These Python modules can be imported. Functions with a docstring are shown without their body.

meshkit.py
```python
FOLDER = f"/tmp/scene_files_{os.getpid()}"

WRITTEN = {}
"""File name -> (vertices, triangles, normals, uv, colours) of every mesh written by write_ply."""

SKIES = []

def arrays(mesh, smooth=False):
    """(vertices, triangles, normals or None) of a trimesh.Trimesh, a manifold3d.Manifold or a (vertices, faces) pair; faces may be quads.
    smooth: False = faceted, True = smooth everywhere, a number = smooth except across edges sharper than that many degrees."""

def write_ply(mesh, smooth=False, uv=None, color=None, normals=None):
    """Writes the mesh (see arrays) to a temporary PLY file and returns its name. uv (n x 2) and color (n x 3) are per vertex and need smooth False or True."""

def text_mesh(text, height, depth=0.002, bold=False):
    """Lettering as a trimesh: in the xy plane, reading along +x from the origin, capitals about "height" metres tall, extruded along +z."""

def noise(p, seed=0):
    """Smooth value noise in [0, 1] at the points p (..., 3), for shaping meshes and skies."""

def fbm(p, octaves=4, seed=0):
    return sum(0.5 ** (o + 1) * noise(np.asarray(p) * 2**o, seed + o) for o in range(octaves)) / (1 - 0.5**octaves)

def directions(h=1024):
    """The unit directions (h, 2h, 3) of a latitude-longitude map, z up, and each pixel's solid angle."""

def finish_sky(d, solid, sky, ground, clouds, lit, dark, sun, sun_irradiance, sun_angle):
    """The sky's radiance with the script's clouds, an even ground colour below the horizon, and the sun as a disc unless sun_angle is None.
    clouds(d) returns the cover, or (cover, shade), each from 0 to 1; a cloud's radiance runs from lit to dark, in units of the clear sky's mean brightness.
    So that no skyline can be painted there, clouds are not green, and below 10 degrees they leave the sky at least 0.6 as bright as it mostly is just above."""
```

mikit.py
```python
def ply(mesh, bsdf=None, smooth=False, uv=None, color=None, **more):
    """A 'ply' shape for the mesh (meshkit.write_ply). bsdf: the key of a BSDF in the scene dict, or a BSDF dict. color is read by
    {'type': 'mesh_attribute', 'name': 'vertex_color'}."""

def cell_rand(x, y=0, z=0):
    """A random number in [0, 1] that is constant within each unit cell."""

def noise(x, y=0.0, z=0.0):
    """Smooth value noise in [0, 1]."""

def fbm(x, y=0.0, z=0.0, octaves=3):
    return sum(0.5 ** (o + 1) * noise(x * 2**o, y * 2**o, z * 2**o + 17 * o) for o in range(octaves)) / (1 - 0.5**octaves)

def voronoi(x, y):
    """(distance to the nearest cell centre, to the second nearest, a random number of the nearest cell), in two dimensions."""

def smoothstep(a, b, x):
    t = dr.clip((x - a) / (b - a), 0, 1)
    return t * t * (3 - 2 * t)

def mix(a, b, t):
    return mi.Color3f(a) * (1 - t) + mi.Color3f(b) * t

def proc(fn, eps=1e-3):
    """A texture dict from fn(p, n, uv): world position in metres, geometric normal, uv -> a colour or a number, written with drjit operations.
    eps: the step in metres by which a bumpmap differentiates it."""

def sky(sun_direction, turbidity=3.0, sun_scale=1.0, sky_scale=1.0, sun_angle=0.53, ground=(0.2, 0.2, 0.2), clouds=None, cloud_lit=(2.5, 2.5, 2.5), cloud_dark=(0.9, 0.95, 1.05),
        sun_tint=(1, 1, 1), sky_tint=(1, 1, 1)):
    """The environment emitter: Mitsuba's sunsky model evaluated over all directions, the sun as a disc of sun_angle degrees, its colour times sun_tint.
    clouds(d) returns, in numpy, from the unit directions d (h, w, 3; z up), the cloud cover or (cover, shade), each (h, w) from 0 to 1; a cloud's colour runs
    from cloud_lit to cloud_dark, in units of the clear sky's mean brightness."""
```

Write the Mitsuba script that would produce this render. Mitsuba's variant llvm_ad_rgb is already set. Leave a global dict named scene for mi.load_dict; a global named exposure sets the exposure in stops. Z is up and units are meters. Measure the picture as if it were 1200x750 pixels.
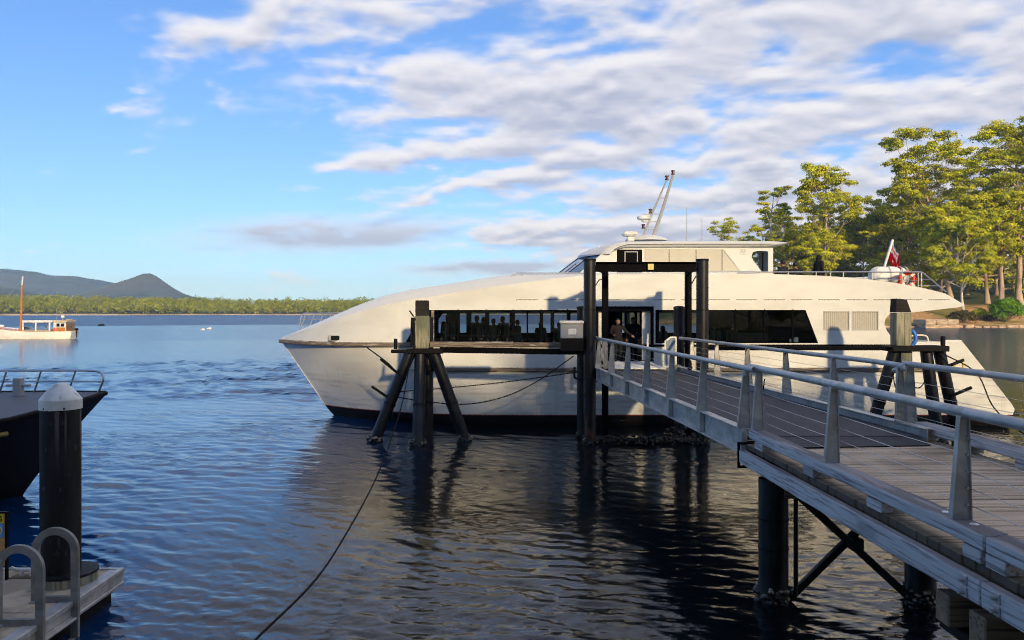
import math
import numpy as np, trimesh, manifold3d as m3
from shapely.geometry import Polygon, box as sbox
from shapely.ops import unary_union
import drjit as dr
import mitsuba as mi
import mikit, meshkit
from mikit import proc, noise, fbm, voronoi, cell_rand, smoothstep, mix

scene, labels = {}, {}
T = mi.ScalarTransform4f
PI = math.pi

# ------------------------------------------------------------------ camera, sky, exposure
EYE = 4.75                      # metres above the water
scene['camera'] = {'type': 'perspective', 'fov': 66.0, 'fov_axis': 'x', 'near_clip': 0.05, 'far_clip': 20000.0,
                   'principal_point_offset_y': 0.016,
                   'to_world': T().look_at(origin=[0, 0, EYE], target=[0, 10, EYE], up=[0, 0, 1])}
SUN = (0.25, -0.90, 0.30)


def cloud_field(d):
    """Broken stratocumulus thickening towards the right of the bay, a thin low bank to the left."""
    x, y, z = d[..., 0], d[..., 1], np.maximum(d[..., 2], 0)
    az = np.degrees(np.arctan2(x, y))
    el = np.degrees(np.arcsin(z))
    s = 1.35 / (z + 0.17)
    u, v = x * s, y * s
    c, sn = math.cos(0.30), math.sin(0.30)
    a, b = u * c - v * sn, u * sn + v * c

    def dens(a, b):
        wa = meshkit.fbm(np.stack([a * 1.7 + 3, b * 2.2, a * 0 + 4.4], -1), 3, 2) - 0.5
        a, b = a + 0.35 * wa, b + 0.25 * wa
        big = meshkit.fbm(np.stack([a * 0.85 + 2, b * 1.2 + 8, a * 0 + 1.3], -1), 3, 5)
        mid = meshkit.fbm(np.stack([a * 2.6, b * 4.2, a * 0 + 3.1], -1), 4, 3)
        fine = meshkit.fbm(np.stack([a * 8.5 + 5, b * 12.0, a * 0 + 9.7], -1), 4, 11)
        return 0.33 * big + 0.39 * mid + 0.28 * fine
    D = dens(a, b)
    edge = -2.5 - 1.36 * (np.clip(el, 0, 60) - 3.5)
    m = np.clip((az - edge) / 15.0, -1.2, 1.0)
    m = np.where(np.abs(az) > 120, -0.2, m)
    bias = 0.004 + 0.115 * m + 0.03 * np.clip((el - 12) / 8, 0, 1) * (m > -0.3)
    bank = np.exp(-((el - 5.4 - 0.05 * (az + 12)) / 1.1) ** 2) * np.exp(-((az + 12.5) / 9.0) ** 2)
    bank2 = np.exp(-((el - 3.0) / 0.6) ** 2) * np.exp(-((az + 1) / 7.0) ** 2)
    wisps = meshkit.fbm(np.stack([az * 0.34, el * 1.5, az * 0 + 2], -1), 4, 23) - 0.5
    t = D - 0.5 + bias
    cover = np.clip((t + 0.035) / 0.15, 0, 1)
    cover = cover * cover * (3 - 2 * cover)
    lowb = np.clip(1.5 * bank + 1.1 * bank2 + 2.2 * wisps * (bank + bank2) - 0.10, 0, 1) * 0.9
    fade = np.clip((el - 0.4) / 3.0, 0, 1)
    cover = np.maximum(cover * (0.35 + 0.65 * fade) * 0.95, lowb)
    up = dens(a * 0.972, b * 0.972)
    shade = np.clip(0.34 + (up - D) * 6.0 + np.clip(t - 0.06, 0, 1) * 3.2, 0, 1)
    shade = np.maximum(shade, np.clip(lowb * 1.2, 0, 1) * np.clip(0.85 - (el - 5.4) * 0.35, 0.3, 1) * (lowb > 0.3 * cover))
    return cover, shade


scene['sky'] = mikit.sky(SUN, turbidity=2.3, sun_scale=0.50, sky_scale=1.0, sun_angle=2.0, ground=(0.05, 0.07, 0.09), clouds=cloud_field,
                         cloud_lit=(2.45, 2.42, 2.52), cloud_dark=(1.28, 1.38, 1.76), sun_tint=(0.88, 0.97, 1.08), sky_tint=(0.47, 0.66, 1.04))
exposure = 3.02
HAZE = 0.9e-4

# ------------------------------------------------------------------ mesh helpers
cat = trimesh.util.concatenate


def cbox(lo, hi, c=0.0):
    lo, hi = np.minimum(lo, hi).astype(float), np.maximum(lo, hi).astype(float)
    if c <= 0:
        m = trimesh.creation.box(extents=hi - lo)
        m.apply_translation((lo + hi) / 2)
        return m
    c = min(c, 0.45 * (hi - lo).min())
    pts = []
    for i in (0, 1):
        for j in (0, 1):
            for k in (0, 1):
                p = np.array([(lo, hi)[i][0], (lo, hi)[j][1], (lo, hi)[k][2]])
                s = np.array([c * (1 - 2 * i), c * (1 - 2 * j), c * (1 - 2 * k)])
                for ax in range(3):
                    q = p + s
                    q[ax] = p[ax]
                    pts.append(q)
    return man(m3.Manifold.hull_points(np.array(pts)))


def man(M):
    q = M.to_mesh()
    return trimesh.Trimesh(np.array(q.vert_properties[:, :3], float), np.array(q.tri_verts), process=False)


def frame(d, up=(0, 0, 1)):
    d = np.asarray(d, float) / np.linalg.norm(d)
    up = np.asarray(up, float)
    if abs(d @ up) > 0.98:
        up = np.array([0, 1.0, 0])
    s = np.cross(up, d)
    s /= np.linalg.norm(s)
    return s, np.cross(d, s), d


def beam(p0, p1, w, h, c=0.0, up=(0, 0, 1)):
    """A rectangular bar from p0 to p1, w sideways and h along up."""
    p0, p1 = np.asarray(p0, float), np.asarray(p1, float)
    s, u, d = frame(p1 - p0, up)
    m = cbox((-w / 2, -h / 2, 0), (w / 2, h / 2, np.linalg.norm(p1 - p0)), c)
    M = np.eye(4)
    M[:3, 0], M[:3, 1], M[:3, 2], M[:3, 3] = s, u, d, p0
    m.apply_transform(M)
    return m


def tube(pts, r, n=10, cap=True):
    """A swept round tube; r is one radius or one per point."""
    p = np.asarray(pts, float)
    r = np.broadcast_to(np.asarray(r, float), (len(p),))
    t = np.gradient(p, axis=0)
    t /= np.linalg.norm(t, axis=1, keepdims=True) + 1e-12
    a = np.cross(t[0], [0, 0, 1.0] if abs(t[0][2]) < 0.9 else [1.0, 0, 0])
    A = []
    for k in range(len(p)):
        a = a - t[k] * (a @ t[k])
        a /= np.linalg.norm(a) + 1e-12
        A.append(a)
    A = np.array(A)
    B = np.cross(t, A)
    g = np.arange(n) * 2 * PI / n
    v = (p[:, None] + r[:, None, None] * (np.cos(g)[None, :, None] * A[:, None] + np.sin(g)[None, :, None] * B[:, None])).reshape(-1, 3)
    i, j = np.meshgrid(np.arange(len(p) - 1), np.arange(n), indexing='ij')
    q = np.stack([i * n + j, i * n + (j + 1) % n, (i + 1) * n + (j + 1) % n, (i + 1) * n + j], -1).reshape(-1, 4)
    f = np.vstack([q[:, [0, 1, 2]], q[:, [0, 2, 3]]])
    if cap:
        L = len(v)
        v = np.vstack([v, p[0], p[-1]])
        k = np.arange(n)
        e = (len(p) - 1) * n
        f = np.vstack([f, np.stack([(k + 1) % n, k, k * 0 + L], 1), np.stack([e + k, e + (k + 1) % n, k * 0 + L + 1], 1)])
    return trimesh.Trimesh(v, f, process=False)


def pipe(p0, p1, r, r1=None, n=14):
    return tube([p0, p1], [r, r if r1 is None else r1], n)


def lathe(profile, at=(0, 0, 0), n=24):
    """profile: (radius, z) from bottom to top."""
    g = np.arange(n) * 2 * PI / n
    v = np.array([[r * math.cos(a), r * math.sin(a), z] for r, z in profile for a in g])
    k = len(profile)
    i, j = np.meshgrid(np.arange(k - 1), np.arange(n), indexing='ij')
    q = np.stack([i * n + j, i * n + (j + 1) % n, (i + 1) * n + (j + 1) % n, (i + 1) * n + j], -1).reshape(-1, 4)
    return trimesh.Trimesh(v + np.asarray(at), np.vstack([q[:, [0, 1, 2]], q[:, [0, 2, 3]]]), process=False)


def grid(V):
    """V (n, m, 3) -> a quad sheet."""
    n, m = V.shape[:2]
    i, j = np.meshgrid(np.arange(n - 1), np.arange(m - 1), indexing='ij')
    q = np.stack([i * m + j, (i + 1) * m + j, (i + 1) * m + j + 1, i * m + j + 1], -1).reshape(-1, 4)
    return trimesh.Trimesh(V.reshape(-1, 3), np.vstack([q[:, [0, 1, 2]], q[:, [0, 2, 3]]]), process=False)


def xz_plate(poly, y0, y1):
    """A shapely polygon in (x, z), extruded from y0 to y1."""
    out = []
    for g in getattr(poly, 'geoms', [poly]):
        m = trimesh.creation.extrude_polygon(g, abs(y1 - y0), engine='earcut')
        v = m.vertices.copy()
        m.vertices = np.stack([v[:, 0], max(y0, y1) - v[:, 2], v[:, 1]], 1)
        out.append(m)
    return cat(out)


def smooth_line(pts, k=6):
    """Catmull-Rom through the points."""
    p = np.asarray(pts, float)
    e = np.vstack([2 * p[0] - p[1], p, 2 * p[-1] - p[-2]])
    out = []
    for i in range(len(p) - 1):
        a, b, c, d = e[i:i + 4]
        for t in np.arange(k) / k:
            out.append(0.5 * (2 * b + (c - a) * t + (2 * a - 5 * b + 4 * c - d) * t * t + (3 * b - a - 3 * c + d) * t ** 3))
    return np.array(out + [p[-1]])


def blob(c, r, seed, squash=(1, 1, 1), sub=1):
    m = trimesh.creation.icosphere(subdivisions=sub)
    v = np.array(m.vertices)
    v = v * (0.7 + 0.6 * meshkit.noise(v * 1.7 + seed * 3.3, seed))[:, None]
    m.vertices = v * r * np.asarray(squash) + np.asarray(c)
    return m


# ------------------------------------------------------------------ naming helpers
def number(k):
    if k not in scene and k not in labels:
        return k
    i = 1
    while f'{k}_{i:03d}' in scene or f'{k}_{i:03d}' in labels:
        i += 1
    return f'{k}_{i:03d}'


def say(k, label=None, category=None, group=None, kind=None):
    d = {a: b for a, b in (('label', label), ('category', category), ('group', group), ('kind', kind)) if b}
    if d:
        labels[k] = {**labels.get(k, {}), **d}


def thing(name, label, category, group=None):
    k = number(name)
    say(k, label, category, group)
    return k


def part(parent, name, mesh, mat, smooth=30, label=None, kind=None, color=None):
    k = number(f'{parent}__{name}')
    scene[k] = mikit.ply(mesh, mat, smooth, color=color)
    say(k, label, kind=kind)
    return k


def solo(name, mesh, mat, label=None, category=None, group=None, kind=None, smooth=30, color=None):
    k = number(name)
    scene[k] = mikit.ply(mesh, mat, smooth, color=color)
    say(k, label, category, group, kind)
    return k


# ------------------------------------------------------------------ materials
def rgb(*c):
    return {'type': 'rgb', 'value': list(c)}


def mat(name, color, rough=0.5, metal=0.0, spec=0.5, bump=None, **kw):
    b = {'type': 'principled', 'base_color': color if isinstance(color, dict) else rgb(*color), 'roughness': rough, 'metallic': metal, 'specular': spec, **kw}
    if bump:
        b = {'type': 'bumpmap', 'arbitrary': bump[0], 'scale': bump[1], 'bsdf': b}
    scene[name] = {'type': 'twosided', 'bsdf': b}
    return name


def f_white(p, n, uv):
    g = fbm(p.x * 0.55, p.y * 0.55, p.z * 1.3, 4)
    streak = noise(p.x * 5.0, p.y * 5.0, p.z * 0.5) * noise(p.x * 1.1 + 7, p.y, p.z * 0.3)
    c = mix((0.60, 0.60, 0.58), (0.53, 0.525, 0.50), smoothstep(0.35, 0.75, g))
    smear = fbm(p.x * 1.3, p.y, p.z * 9.0, 3) * smoothstep(2.5, 1.9, p.z)
    c = mix(c, (0.30, 0.28, 0.25), 0.34 * smoothstep(0.52, 0.70, smear))
    seam = smoothstep(0.018, 0.006, dr.abs((p.x / 2.1 - dr.floor(p.x / 2.1)) * 2.1 - 1.0)) * smoothstep(2.4, 2.3, p.z)
    c = c * (1.0 - 0.16 * seam)
    return mix(c, (0.36, 0.31, 0.23), 0.42 * smoothstep(0.36, 0.72, streak) * smoothstep(3.6, 0.3, p.z))


def grain(base, dark, light, along_y=1.0):
    def f(p, n, uv):
        if along_y:
            a = fbm(p.x * 38, p.y * 1.6, p.z * 38, 4)
            b = fbm(p.x * 7, p.y * 0.5, p.z * 7, 3)
        else:
            a = fbm(p.x * 1.6, p.y * 38, p.z * 38, 4)
            b = fbm(p.x * 0.5, p.y * 5, p.z * 7, 3)
        c = mix(base, dark, smoothstep(0.48, 0.72, a))
        c = mix(c, light, smoothstep(0.5, 0.85, b) * 0.7)
        blot = fbm(p.x * 1.3 + 3, p.y * 1.1, p.z * 2, 3)
        return mix(c, mi.Color3f(dark) * 0.8, 0.6 * smoothstep(0.56, 0.76, blot))
    return f


f_kerb = grain((0.46, 0.45, 0.44), (0.20, 0.18, 0.18), (0.58, 0.57, 0.56))
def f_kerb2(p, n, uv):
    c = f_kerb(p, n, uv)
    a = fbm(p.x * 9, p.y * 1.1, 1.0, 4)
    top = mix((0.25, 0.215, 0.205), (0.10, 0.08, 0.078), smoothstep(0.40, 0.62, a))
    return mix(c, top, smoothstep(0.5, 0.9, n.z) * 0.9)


f_plank0 = grain((0.53, 0.385, 0.25), (0.27, 0.185, 0.12), (0.62, 0.47, 0.33), 0)
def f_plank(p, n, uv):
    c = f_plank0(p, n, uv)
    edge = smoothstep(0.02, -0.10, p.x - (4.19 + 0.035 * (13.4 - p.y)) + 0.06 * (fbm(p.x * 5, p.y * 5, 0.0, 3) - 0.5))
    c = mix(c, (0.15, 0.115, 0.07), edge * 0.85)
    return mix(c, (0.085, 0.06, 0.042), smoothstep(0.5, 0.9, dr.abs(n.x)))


f_grainbump = lambda p, n, uv: fbm(p.x * 40, p.y * 3, p.z * 40, 3)


def f_galv(p, n, uv):
    a = fbm(p.x * 3, p.y * 3, p.z * 5, 4)
    v = voronoi(p.y * 16 + p.x * 9, p.z * 16 + p.x * 4)[2]
    c = mix((0.48, 0.465, 0.43), (0.35, 0.345, 0.33), smoothstep(0.3, 0.7, a))
    c = c * (0.88 + 0.22 * v)
    return mix(c, (0.34, 0.25, 0.16), 0.45 * smoothstep(0.56, 0.8, fbm(p.x * 7, p.y * 5, p.z * 2.5, 3)))


def f_pile(p, n, uv):
    a = fbm(p.x * 5, p.y * 5, p.z * 2.2, 4)
    c = mix((0.004, 0.0036, 0.0046), (0.011, 0.010, 0.012), smoothstep(0.4, 0.75, a))
    rust = smoothstep(0.5, 0.75, fbm(p.x * 6 + 3, p.y * 6, p.z * 1.1, 4)) * smoothstep(1.7, 0.3, p.z) * smoothstep(2.0, 2.6, p.x) * smoothstep(4, 3, p.x)
    c = mix(c, (0.20, 0.07, 0.025), 0.9 * rust)
    return mix(c, (0.02, 0.022, 0.012), smoothstep(0.45, 0.1, p.z) * 0.8)


def f_timberpost(p, n, uv):
    a = fbm(p.x * 30, p.y * 30, p.z * 1.5, 4)
    b = fbm(p.x * 3, p.y * 3, p.z * 0.9, 3)
    c = mix((0.29, 0.27, 0.19), (0.15, 0.15, 0.10), smoothstep(0.4, 0.7, a))
    return mix(c, (0.06, 0.08, 0.045), smoothstep(0.5, 0.8, b) * 0.7)


def f_rail_wood(p, n, uv):
    a = fbm(p.x * 1.6, p.y * 12, p.z * 26, 4)
    c = mix((0.17, 0.135, 0.10), (0.07, 0.05, 0.038), smoothstep(0.42, 0.66, a))
    return mix(c, (0.42, 0.38, 0.32), smoothstep(0.55, 0.8, fbm(p.x * 2.5, p.y, p.z * 12, 3)) * 0.8)


def f_bark(p, n, uv):
    a = fbm(p.x * 1.1, p.y * 1.1, p.z * 0.22, 4)
    return mix((0.40, 0.30, 0.21), (0.20, 0.13, 0.085), smoothstep(0.38, 0.68, a))


def f_ground(p, n, uv):
    a = fbm(p.x * 0.16, p.y * 0.16, p.z * 0.2, 4)
    b = fbm(p.x * 1.1, p.y * 1.1, 3.0, 3)
    c = mix((0.33, 0.175, 0.075), (0.44, 0.28, 0.14), smoothstep(0.35, 0.7, b))
    c = mix(c, (0.17, 0.15, 0.045), smoothstep(0.46, 0.66, a))
    return mix(c, (0.045, 0.05, 0.018), dr.maximum(smoothstep(44.0, 62.0, p.y - 205.0 + 14.0 * (a - 0.5)), smoothstep(20.0, 10.0, p.y)))


def f_stone(p, n, uv):
    a = fbm(p.x * 0.9, p.y * 0.9, p.z * 1.8, 4)
    return mix((0.48, 0.36, 0.23), (0.29, 0.20, 0.13), smoothstep(0.35, 0.7, a))


def f_sand(p, n, uv):
    a = fbm(p.x * 0.06, p.y * 0.06, 0.0, 3)
    b = fbm(p.x * 0.3, p.y * 0.3, 2.0, 3)
    sand = mix((0.36, 0.29, 0.21), (0.24, 0.19, 0.13), smoothstep(0.35, 0.7, a))
    return mix(sand, (0.05, 0.05, 0.022), smoothstep(0.75, 1.15, p.z + (b - 0.5) * 0.8))


def f_hill(p, n, uv):
    a = fbm(p.x * 0.012, p.y * 0.012, p.z * 0.03, 5)
    b = fbm(p.x * 0.0022, p.y * 0.0022, p.z * 0.01, 3)
    c = mix((0.050, 0.056, 0.040), (0.030, 0.038, 0.032), smoothstep(0.35, 0.65, a))
    return mix(c, (0.085, 0.080, 0.055), smoothstep(0.45, 0.75, b) * 0.8)


def f_mat(p, n, uv):
    rib = 0.5 + 0.5 * dr.sin(p.y * 2 * PI / 0.075)
    a = fbm(p.x * 2, p.y * 2, 1.0, 3)
    return mix((0.028, 0.027, 0.032), (0.052, 0.050, 0.057), rib * 0.7) * (0.75 + 0.5 * a)


def f_mesh_bump(p, n, uv):
    return dr.sin(p.y * 2 * PI / 0.075)


def f_concrete(p, n, uv):
    a = fbm(p.x * 5, p.y * 5, 0.0, 5)
    return mix(mix((0.42, 0.335, 0.235), (0.29, 0.23, 0.165), smoothstep(0.35, 0.7, a)), (0.16, 0.14, 0.11), smoothstep(0.60, 0.74, fbm(p.x * 2.2 + 9, p.y * 1.3, 0.0, 3)) * 0.7)


def f_navy(p, n, uv):
    a = fbm(p.x * 3, p.y * 3, p.z * 3, 4)
    return mix((0.003, 0.003, 0.0038), (0.007, 0.007, 0.008), a)


def f_ripple(p, n, uv):
    a = noise(p.x * 4.6 + 1.2 * noise(p.x * 1.1, p.y * 1.3), p.y * 8.5, 0.0)
    b = noise(p.x * 11.0 + 3, p.y * 19.0, 5.0)
    patch = smoothstep(0.32, 0.68, fbm(p.x * 0.22, p.y * 0.4, 2.0, 2))
    return (0.010 * a + 0.0032 * b) * (0.25 + 0.75 * patch)


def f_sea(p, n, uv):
    # dark shade round the jetty painted into the colour, bluer water over the bay
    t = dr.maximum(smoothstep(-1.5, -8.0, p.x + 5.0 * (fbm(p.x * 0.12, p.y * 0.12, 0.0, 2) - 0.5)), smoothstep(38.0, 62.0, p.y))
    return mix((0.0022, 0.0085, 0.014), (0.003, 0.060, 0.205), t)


mat('m_white', proc(f_white), 0.38)
mat('m_cream', (0.54, 0.545, 0.53), 0.42)
mat('m_boot', (0.005, 0.0045, 0.005), 0.55, spec=0.3)
mat('m_boot_line', (0.20, 0.035, 0.02), 0.5)
mat('m_black', (0.0035, 0.003, 0.004), 0.5, spec=0.15)
def f_rubber(p, n, uv):
    c = mix((0.005, 0.0045, 0.006), (0.013, 0.012, 0.013), smoothstep(0.4, 0.7, fbm(p.x * 6, p.y * 6, p.z * 1.2, 4)))
    scuff = smoothstep(0.66, 0.78, fbm(p.x * 22, p.y * 22, p.z * 5, 3))
    c = mix(c, (0.07, 0.066, 0.062), scuff * 0.55)
    drip = smoothstep(0.72, 0.82, noise(p.x * 24, p.y * 24, p.z * 0.7)) * smoothstep(2.2, 3.2, p.z)
    return mix(c, (0.16, 0.155, 0.14), drip * 0.5)


def f_cap(p, n, uv):
    a = fbm(p.x * 4, p.y * 4, p.z * 4, 4)
    c = mix((0.74, 0.73, 0.69), (0.58, 0.56, 0.50), smoothstep(0.42, 0.72, a))
    return mix(c, (0.30, 0.28, 0.24), 0.5 * smoothstep(0.62, 0.78, noise(p.x * 18, p.y * 18, p.z * 2.2)))


mat('m_rubber', proc(f_rubber), 0.6, spec=0.3)
mat('m_frame', (0.003, 0.0026, 0.0032), 0.7, spec=0.05)
mat('m_darkwood', proc(grain((0.022, 0.019, 0.017), (0.010, 0.009, 0.008), (0.04, 0.035, 0.03), 0)), 0.8, spec=0.2)
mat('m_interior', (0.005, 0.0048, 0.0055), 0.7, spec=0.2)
mat('m_interior_pale', (0.30, 0.29, 0.27), 0.6)
mat('m_blind', (0.50, 0.47, 0.40), 0.18)
mat('m_blind_grey', proc(lambda p, n, uv: mix((0.40, 0.38, 0.33), (0.27, 0.255, 0.22), 0.5 + 0.5 * dr.sin(p.x * 2 * PI / 0.085))), 0.4)
mat('m_slot', (0.20, 0.19, 0.17), 0.6)
mat('m_kerb', proc(f_kerb2), 0.75, bump=(proc(f_grainbump), 0.006))
mat('m_plank', proc(f_plank), 0.8)
mat('m_plank_dark', proc(lambda p, n, uv: f_plank(p, n, uv) * 0.82), 0.8)
mat('m_galv_dull', proc(lambda p, n, uv: f_galv(p, n, uv) * 0.55), 0.5, 0.3)
mat('m_block', proc(grain((0.20, 0.13, 0.075), (0.09, 0.055, 0.03), (0.27, 0.19, 0.12), 0)), 0.8)
mat('m_galv', proc(f_galv), 0.42, 0.35)
mat('m_steel', (0.50, 0.50, 0.50), 0.3, 0.85)
mat('m_pile', proc(f_pile), 0.42, spec=0.4)
mat('m_timberpost', proc(f_timberpost), 0.8)
mat('m_railwood', proc(f_rail_wood), 0.7)
mat('m_mussel', proc(lambda p, n, uv: mix((0.004, 0.004, 0.004), (0.022, 0.018, 0.013), noise(p.x * 14, p.y * 14, p.z * 14))), 0.35)
mat('m_barnacle', proc(lambda p, n, uv: mix((0.03, 0.022, 0.014), (0.40, 0.32, 0.21), smoothstep(0.45, 0.75, noise(p.x * 16, p.y * 16, p.z * 16)))), 0.7)
mat('m_bark', proc(f_bark), 0.85)
mat('m_bark_pale', (0.52, 0.45, 0.36), 0.8)
mat('m_ground', proc(f_ground), 0.95, spec=0.1)
mat('m_stone', proc(f_stone), 0.9, bump=(proc(lambda p, n, uv: fbm(p.x * 3, p.y * 3, p.z * 3, 3), 0.02), 0.08))
mat('m_sand', proc(f_sand), 0.95)
mat('m_hill', proc(f_hill), 1.0, spec=0.0)
mat('m_mat', proc(f_mat), 0.55, bump=(proc(f_mesh_bump), 0.006))
mat('m_concrete', proc(f_concrete), 0.85)
mat('m_navy', proc(f_navy), 0.5, spec=0.12)
mat('m_rope', (0.012, 0.011, 0.011), 0.9, spec=0.1)
mat('m_capwhite', proc(f_cap), 0.45)
mat('m_grey', (0.32, 0.32, 0.32), 0.4)
mat('m_varnish', (0.42, 0.15, 0.03), 0.25)
mat('m_yellow', (0.72, 0.52, 0.02), 0.5)
mat('m_yellowplate', (0.62, 0.46, 0.14), 0.5)
mat('m_signblue', (0.10, 0.33, 0.62), 0.5)
mat('m_signsand', proc(lambda p, n, uv: mix((0.62, 0.33, 0.10), (0.42, 0.20, 0.08), fbm(p.x * 16, 1.0, p.z * 16, 3))), 0.5)
mat('m_red', (0.42, 0.015, 0.02), 0.6)
mat('m_lifered', (0.70, 0.07, 0.025), 0.5)
mat('m_flagblue', (0.03, 0.05, 0.22), 0.6)
mat('m_bluehose', (0.02, 0.14, 0.50), 0.45)
mat('m_lampred', (0.05, 0.008, 0.014), 0.3)
mat('m_panelblue', (0.20, 0.25, 0.31), 0.35)
mat('m_skin', (0.26, 0.12, 0.08), 0.55)
mat('m_hair', (0.008, 0.006, 0.005), 0.6)
mat('m_cloth_black', (0.004, 0.004, 0.0045), 0.85)
mat('m_cloth_navy', (0.005, 0.006, 0.012), 0.85)
mat('m_cloth_maroon', (0.006, 0.002, 0.0025), 0.85)
mat('m_cloth_grey', (0.008, 0.008, 0.009), 0.85)
mat('m_cloth_green', (0.035, 0.045, 0.03), 0.85)
mat('m_wheelglass', (0.055, 0.13, 0.24), 0.05, spec=0.9)
scene['m_tint'] = {'type': 'thindielectric', 'int_ior': 1.5, 'specular_transmittance': rgb(0.42, 0.52, 0.60)}
scene['m_clear'] = {'type': 'thindielectric', 'int_ior': 1.5, 'specular_transmittance': rgb(0.85, 0.88, 0.90)}
scene['m_leaf'] = {'type': 'principledthin', 'base_color': {'type': 'mesh_attribute', 'name': 'vertex_color'}, 'roughness': 0.6, 'diff_trans': 0.3, 'eta': 1.4}
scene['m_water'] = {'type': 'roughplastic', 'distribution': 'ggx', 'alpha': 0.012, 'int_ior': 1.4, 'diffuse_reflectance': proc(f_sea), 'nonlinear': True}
scene['m_water_far'] = {'type': 'roughplastic', 'distribution': 'ggx', 'alpha': 0.16, 'int_ior': 1.33, 'diffuse_reflectance': rgb(0.004, 0.020, 0.045), 'nonlinear': True}

# ------------------------------------------------------------------ water
rng = np.random.default_rng(5)
NW = 64
W_LAM = 0.13 * (6.0 / 0.13) ** (np.arange(NW) / (NW - 1))
W_DIR = rng.normal(1.42, 0.50, NW)
W_PH = rng.uniform(0, 2 * PI, NW)
W_SLOPE = 0.135 * np.exp(-0.5 * ((np.log(W_LAM) - math.log(0.30)) / 0.90) ** 2)
W_SLOPE *= 0.080 / math.sqrt(np.sum(W_SLOPE ** 2) / 2)


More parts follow.
